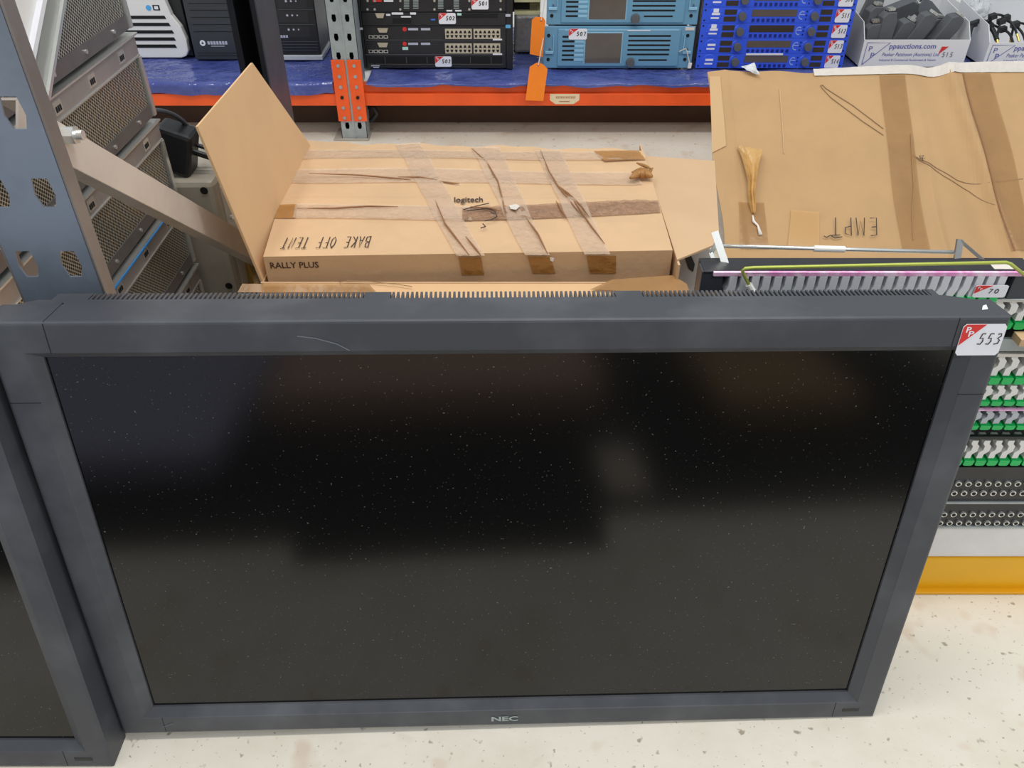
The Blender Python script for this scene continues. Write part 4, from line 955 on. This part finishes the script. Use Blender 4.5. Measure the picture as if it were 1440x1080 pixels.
tr2, ux0, ux1, uY, uz0, uzt = tray(1381, 1560, 60, 92, 'white printed cardboard tray of cables with gold tips, at the right edge', 2)
# grey cradles
cradle_labels = ['grey charging cradle leaning at the front left of the tray', 'grey charging cradle upright beside the leftmost one', 'grey cradle with a pointed end, third along the tray front', 'dark grey cradle slanting right in the middle of the tray',
 'grey cradle beside the middle, its contact strip facing up', 'grey cradle tilted right of the middle, row of metal contacts on top', 'grey cradle leaning at the right end of the tray', 'grey cradle lying over the left ones, seen end on', 'grey cradle lying at the back over the middle of the tray', 'grey cradle at the back right, long row of contacts']
spots = [(1202,38,-.12,.0,3.16,.05),(1222,22,.05,.1,3.20,.07),(1243,30,.0,.15,3.16,.07),(1262,38,.45,.2,3.17,.065),(1290,30,.5,.1,3.17,.07),(1305,38,.2,.3,3.22,.07),(1328,32,.55,.15,3.17,.07),(1222,4,.3,-.2,3.27,.07),(1262,2,1.2,.2,3.3,.07),(1330,8,-.9,.2,3.31,.08)]
cg = 'grey cradles in the printed tray'
for lab, (px, py, tilt, yaw_, Y, hl) in zip(cradle_labels, spots):
    c_ = atY(px, py+14, Y+.03)
    c_.x = max(c_.x, tx0+.05); c_.x = min(c_.x, tx1-.075)
    t_ = thing('charging_cradle', c_, lab, 'charging cradle', cg)
    Mx = Matrix.Rotation(tilt, 3, 'Y') @ Matrix.Rotation(yaw_, 3, 'Z')
    def T(v): return Mx @ Vector(v)
    prof = [(-.026,-hl), (.026,-hl), (.03,hl*.55), (.02,hl), (-.012,hl), (-.03,hl*.75)]
    mb = MB().prism([T((x, -.022, z)) for x, z in prof], T((0,.044,0))); mb.build('body', M['grey'], t_, False, bevel=.003)
    mb = MB().prism([T((-.010,-.016,hl+.0005)), T((.018,-.016,hl+.0005)), T((.018,.016,hl+.0005)), T((-.010,.016,hl+.0005))], T((0,0,.0015))); mb.build('contact_plate', M['dark'], t_, False)
    mb = MB()
    for q_ in range(5): mb.obox(T((-.006+.005*q_,0,hl+.005)), T((.0014,0,0)), T((0,.012,0)), T((0,0,.007)))
    mb.build('contact', M['steel_b'], t_, False)
# cables in the second tray
cl = ['black cable with gold tip at the tray front left corner', 'black cable looping up at the back of the right tray', 'black cable lying across the right tray', 'black cable with gold tips at the right frame edge', 'black cable arching over the others in the right tray']
base = [(1372,40),(1395,45),(1412,42),(1432,40),(1400,32)]
for k, lab in enumerate(cl):
    px, py = base[k]; rnd = random.Random(k+3)
    pts = [atY(px-10+6*k*0, py+12, 3.20+.01*k), atY(px-4, py-6-3*(k % 3), 3.24), atY(px+10, py-10+4*(k % 2), 3.26), atY(px+24, py+2, 3.23), atY(px+30, py+16, 3.19)]
    Q = []
    for i in range(len(pts)-1):
        p0 = pts[max(i-1,0)]; p1, p2 = pts[i], pts[i+1]; p3 = pts[min(i+2,len(pts)-1)]
        for j in range(6): t = j/6; Q.append(.5*((2*p1)+(p2-p0)*t+(2*p0-5*p1+4*p2-p3)*t*t+(3*p1-p0-3*p2+p3)*t**3))
    Q.append(pts[-1])
    t_ = thing('cable', pts[0], lab, 'cable', 'cables in the right tray')
    MB().tube(Q, .0045 if k != 0 else .009, 8).build('lead', M['black'], t_, smooth=True)
    for e in (0, -1): p = pts[e]; MB().cyl(p, p+Vector((.012*(1 if e else -1)*.5,-.02,-.02)), .005, .004, n=10).build('gold_tip', M['brass'], t_)
    for q_ in range(2): p = Q[6+8*q_]; MB().obox(p, (.012,0,.004), (0,.012,0), (-.003,0,.009)).build('connector_hood', M['black'], t_, bevel=.002)
# white carton and bubble wrap behind
x0, x1, z0, z1 = R(1352, 8, 1500, 50, 3.46)
wbx = MB().box((x0,3.46,SZ+.002), (x1,3.8,z1)).build('white_box', M['white'], bevel=.003); tag(wbx, 'white cardboard box at the back of the shelf, top right corner', 'box')
mb = MB(); random.seed(3)
nn = 12; vs = []; fs = []
for i in range(nn+1):
    for j in range(2*nn):
        a = math.pi*i/nn; b = 2*math.pi*j/(2*nn); r_ = 1+.18*math.sin(5*b+3*a)+.1*math.cos(7*a+2*b)
        vs.append(atY(1373,14,3.42)+Vector((.045*math.sin(a)*math.cos(b)*r_, .03*math.sin(a)*math.sin(b)*r_, .035*math.cos(a)*r_)))
for i in range(nn):
    for j in range(2*nn): fs.append((i*2*nn+j, i*2*nn+(j+1) % (2*nn), (i+1)*2*nn+(j+1) % (2*nn), (i+1)*2*nn+j))
bw = MB().add(vs, fs).build('bubble_wrap', M['bubble'], smooth=True); tag(bw, 'crumpled clear bubble wrap bundle in front of the white box', 'bubble wrap')

# ------------------------------------------------------------------ tower computers in the left bay
def tower(px0, px1, pyb, Y, label, m, hgt=.42, dep=.42):
    a, b = atY(px0, pyb, Y), atY(px1, pyb, Y); t_ = thing('tower_computer', ((a.x+b.x)/2, Y+dep/2, SZ), label, 'computer'); return t_, a.x, b.x
TY = 3.238
wt, xa, xb = tower(185, 268, 83, TY, 'white fronted tower computer with black air slots, on the left bay shelf', None)
poly = [(150,81.5),(255,81.5),(262,79),(264.5,72),(262,56),(254,38),(241,22),(232,2),(222,-20),(140,-20)]
MB().prism([atY(px,py,TY) for px, py in poly], (0,.03,0)).build('front_bezel', M['white'], wt, bevel=.004)
x2 = atY(269,83,TY).x; MB().box((atY(130,60,TY).x,TY+.031,SZ), (x2,TY+.42,.52)).build('casing', M['black'], wt, bevel=.003)
for k, (y_, xe) in enumerate(((24,234),(34,240),(44.5,245),(54.5,247.5),(64.5,249))):
    p = [atY(160,y_-2,TY-.0005), atY(xe-3,y_-2,TY-.0005), atY(xe,y_+2.6,TY-.0005), atY(160,y_+2.6,TY-.0005)]; MB().prism(p, (0,-.001,0)).build('air_slot', M['dark'], wt)
p = atY(209,11,TY); MB().cyl(p, p+Vector((0,-.001,0)), .010, n=18).build('blue_badge', mat('cyan_badge', srgb(80,176,236), .4), wt)
mb = MB(); fbox(mb, 215,7,224.5,14.5,.0012,TY); mb.build('badge_frame', M['dark'], wt); mb = MB(); fbox(mb, 217,8.5,222.5,13,.0018,TY); mb.build('badge', M['label'], wt)

bt, xa, xb = tower(275, 345, 85, TY-.02, 'black tower computer with a round white logo, beside the white one', None)
Yb = TY-.02; xa, xb = atY(275.5,85,Yb).x, atY(352,85,Yb).x
mdark = mat('charcoal_front', srgb(52,56,62), .4, noise=.1)
MB().box((xa,Yb,SZ), (xb,Yb+.03,.52)).build('front_bezel', mdark, bt, bevel=.004); MB().box((xa+.004,Yb+.031,SZ), (xb-.004,Yb+.42,.515)).build('casing', M['black'], bt)
p = atY(285,60.5,Yb); mb = MB().cyl(p, p+Vector((0,-.0012,0)), .0105, n=24); mb.build('round_logo', M['label'], bt); MB().cyl(p+Vector((0,-.0012,0)), p+Vector((.0,-.0016,0)), .006, n=3).build('logo_mark', mdark, bt)
mb = MB(); [fbox(mb, 292+4.1*k, 58, 295+4.1*k, 62.5, .0012, Yb) for k in range(7)]; fbox(mb, 297, 64.5, 316, 65.3, .0012, Yb); mb.build('brand_print', mat('pale_print', srgb(200,200,210), .5), bt)
mb = MB(); [fbox(mb, 264+.19*y_, y_, 345, y_+.8, .001, Yb) for y_ in (4,14,24,34,44,74,78)]; mb.build('groove', M['dark'], bt)

Yc = TY-.015; ct, xa, xb = tower(396, 452, 80, Yc, 'black tower computer with rows of small icons, behind the dark upright', None)
xa, xb = atY(372,80,Yc).x, atY(452,80,Yc).x
MB().box((xa,Yc-.01,SZ), (xb+.006,Yc+.4,SZ+.016)).build('silver_foot', M['lgrey'], ct, bevel=.002)
MB().box((xa,Yc,SZ+.017), (xb,Yc+.03,.52)).build('front_bezel', M['black'], ct, bevel=.004); MB().box((xa,Yc+.031,SZ+.017), (xb-.004,Yc+.4,.515)).build('casing', M['black'], ct)
mb = MB(); 
for r_, y_ in enumerate((1.5,21.5,41.5)):
    for c_ in range(3): p = atY(402+7*c_+2*r_, y_, Yc); mb.cyl(p, p+Vector((0,-.0012,0)), .0042-.0006*c_, n=10)
mb.build('icon', mat('pale_print', srgb(200,200,210), .5), ct)
mb = MB(); [fbox(mb, 391+3.7*k, 49.5, 393.8+3.7*k, 53, .0012, Yc) for k in range(4)]; mb.build('brand_print', mat('pale_print', srgb(200,200,210), .5), ct)
mb = MB(); [fbox(mb, 390, y_, 440+.1*y_, y_+.9, .001, Yc) for y_ in (13,34,58,62,66,70)]; mb.build('groove', mat('groove_grey', srgb(70,72,76), .4), ct)
mb = MB(); [fbox(mb, 390, y_, 432+.1*y_, y_+16, .0006, Yc) for y_ in (-4,15,36)]; mb.build('drive_cover', M['blackm'], ct)

# white ribbed case behind the top chassis
wc = thing('white_case', (-.86, 1.2, .925), 'white ribbed plastic case standing on the steel chassis stack, top left', 'case')
def sidepoly(px, t, m, name, X=SX+.02): MB().prism([atX(a, b, X) for a, b in px], (t,0,0)).build(name, m, wc)
sidepoly([(-40,118),(61,140),(84,0),(100,-90),(0,-90)], -.010, M['white'], 'panel')
sidepoly([(44,137),(59,139),(82,0),(86,-30),(66,-30),(60,0)], .003, mat('case_recess', srgb(150,154,150), .4), 'recess')
sidepoly([(59,139.5),(63,140.5),(86,0),(90,-30),(86,-30),(82,0)], .008, M['steel_b'], 'edge_rim')
sidepoly([(34,90),(40,92),(58,0),(62,-30),(56,-30),(52,0)], .008, M['label'], 'rib')

# ------------------------------------------------------------------ unseen objects added across the aisle so the screen has something to mirror
mt = MB().prism([(-1.7,-1.4,.0005), (1.5,-1.4,.0005), (1.5,.08,.0005), (.24,.08,.0005), (.22,.21,.0005), (-.40,.21,.0005), (-.42,.14,.0005), (-1.7,.12,.0005)], (0,0,.011)).build('reflection_mat', mat('rubber', srgb(24,24,24), .8)); tag(mt, 'black rubber mat added across the aisle to darken the screen reflection', 'mat')  # added out of view, gives the dark areas of the screen reflection
o = MB().box((-.60,-1.25,.013), (.33,-.44,.10)).build('reflection_carton', mat('pale_carton', srgb(206,172,150), .8), bevel=.004); tag(o, 'wide flat brown carton added on the rubber mat for the screen to mirror', 'carton')  # added low so its lit top mirrors as the brown area
o = MB().box((.64,-.85,.013), (1.02,-.34,.08)).build('reflection_carton', mat('tan_carton', srgb(186,152,110), .8), bevel=.004); tag(o, 'smaller flat tan carton added on the rubber mat for the screen to mirror', 'carton')  # added out of view for the brown patch mirrored at right
o = MB().box((.25,-.16,.013), (.35,.05,.05)).build('parcel', mat('parcel_paper', srgb(206,192,176), .6), bevel=.008); tag(o, 'small pale parcel added on the rubber mat for the screen to mirror', 'parcel')  # added out of view for the light spot in the reflection
fc = thing('reflection_case', (-1.1,-.5,0.012), 'low blue grey flight case added across the aisle for the screen to mirror', 'flight case')  # added low and wide for the blue grey part of the reflection
MB().box((-1.7,-1.25,.043), (-.62,-.06,.12)).build('body', mat('case_blue', srgb(168,168,190), .5), fc, bevel=.01)
MB().box((-1.69,-1.24,.0125), (-.63,-.07,.042)).build('base', M['black'], fc)
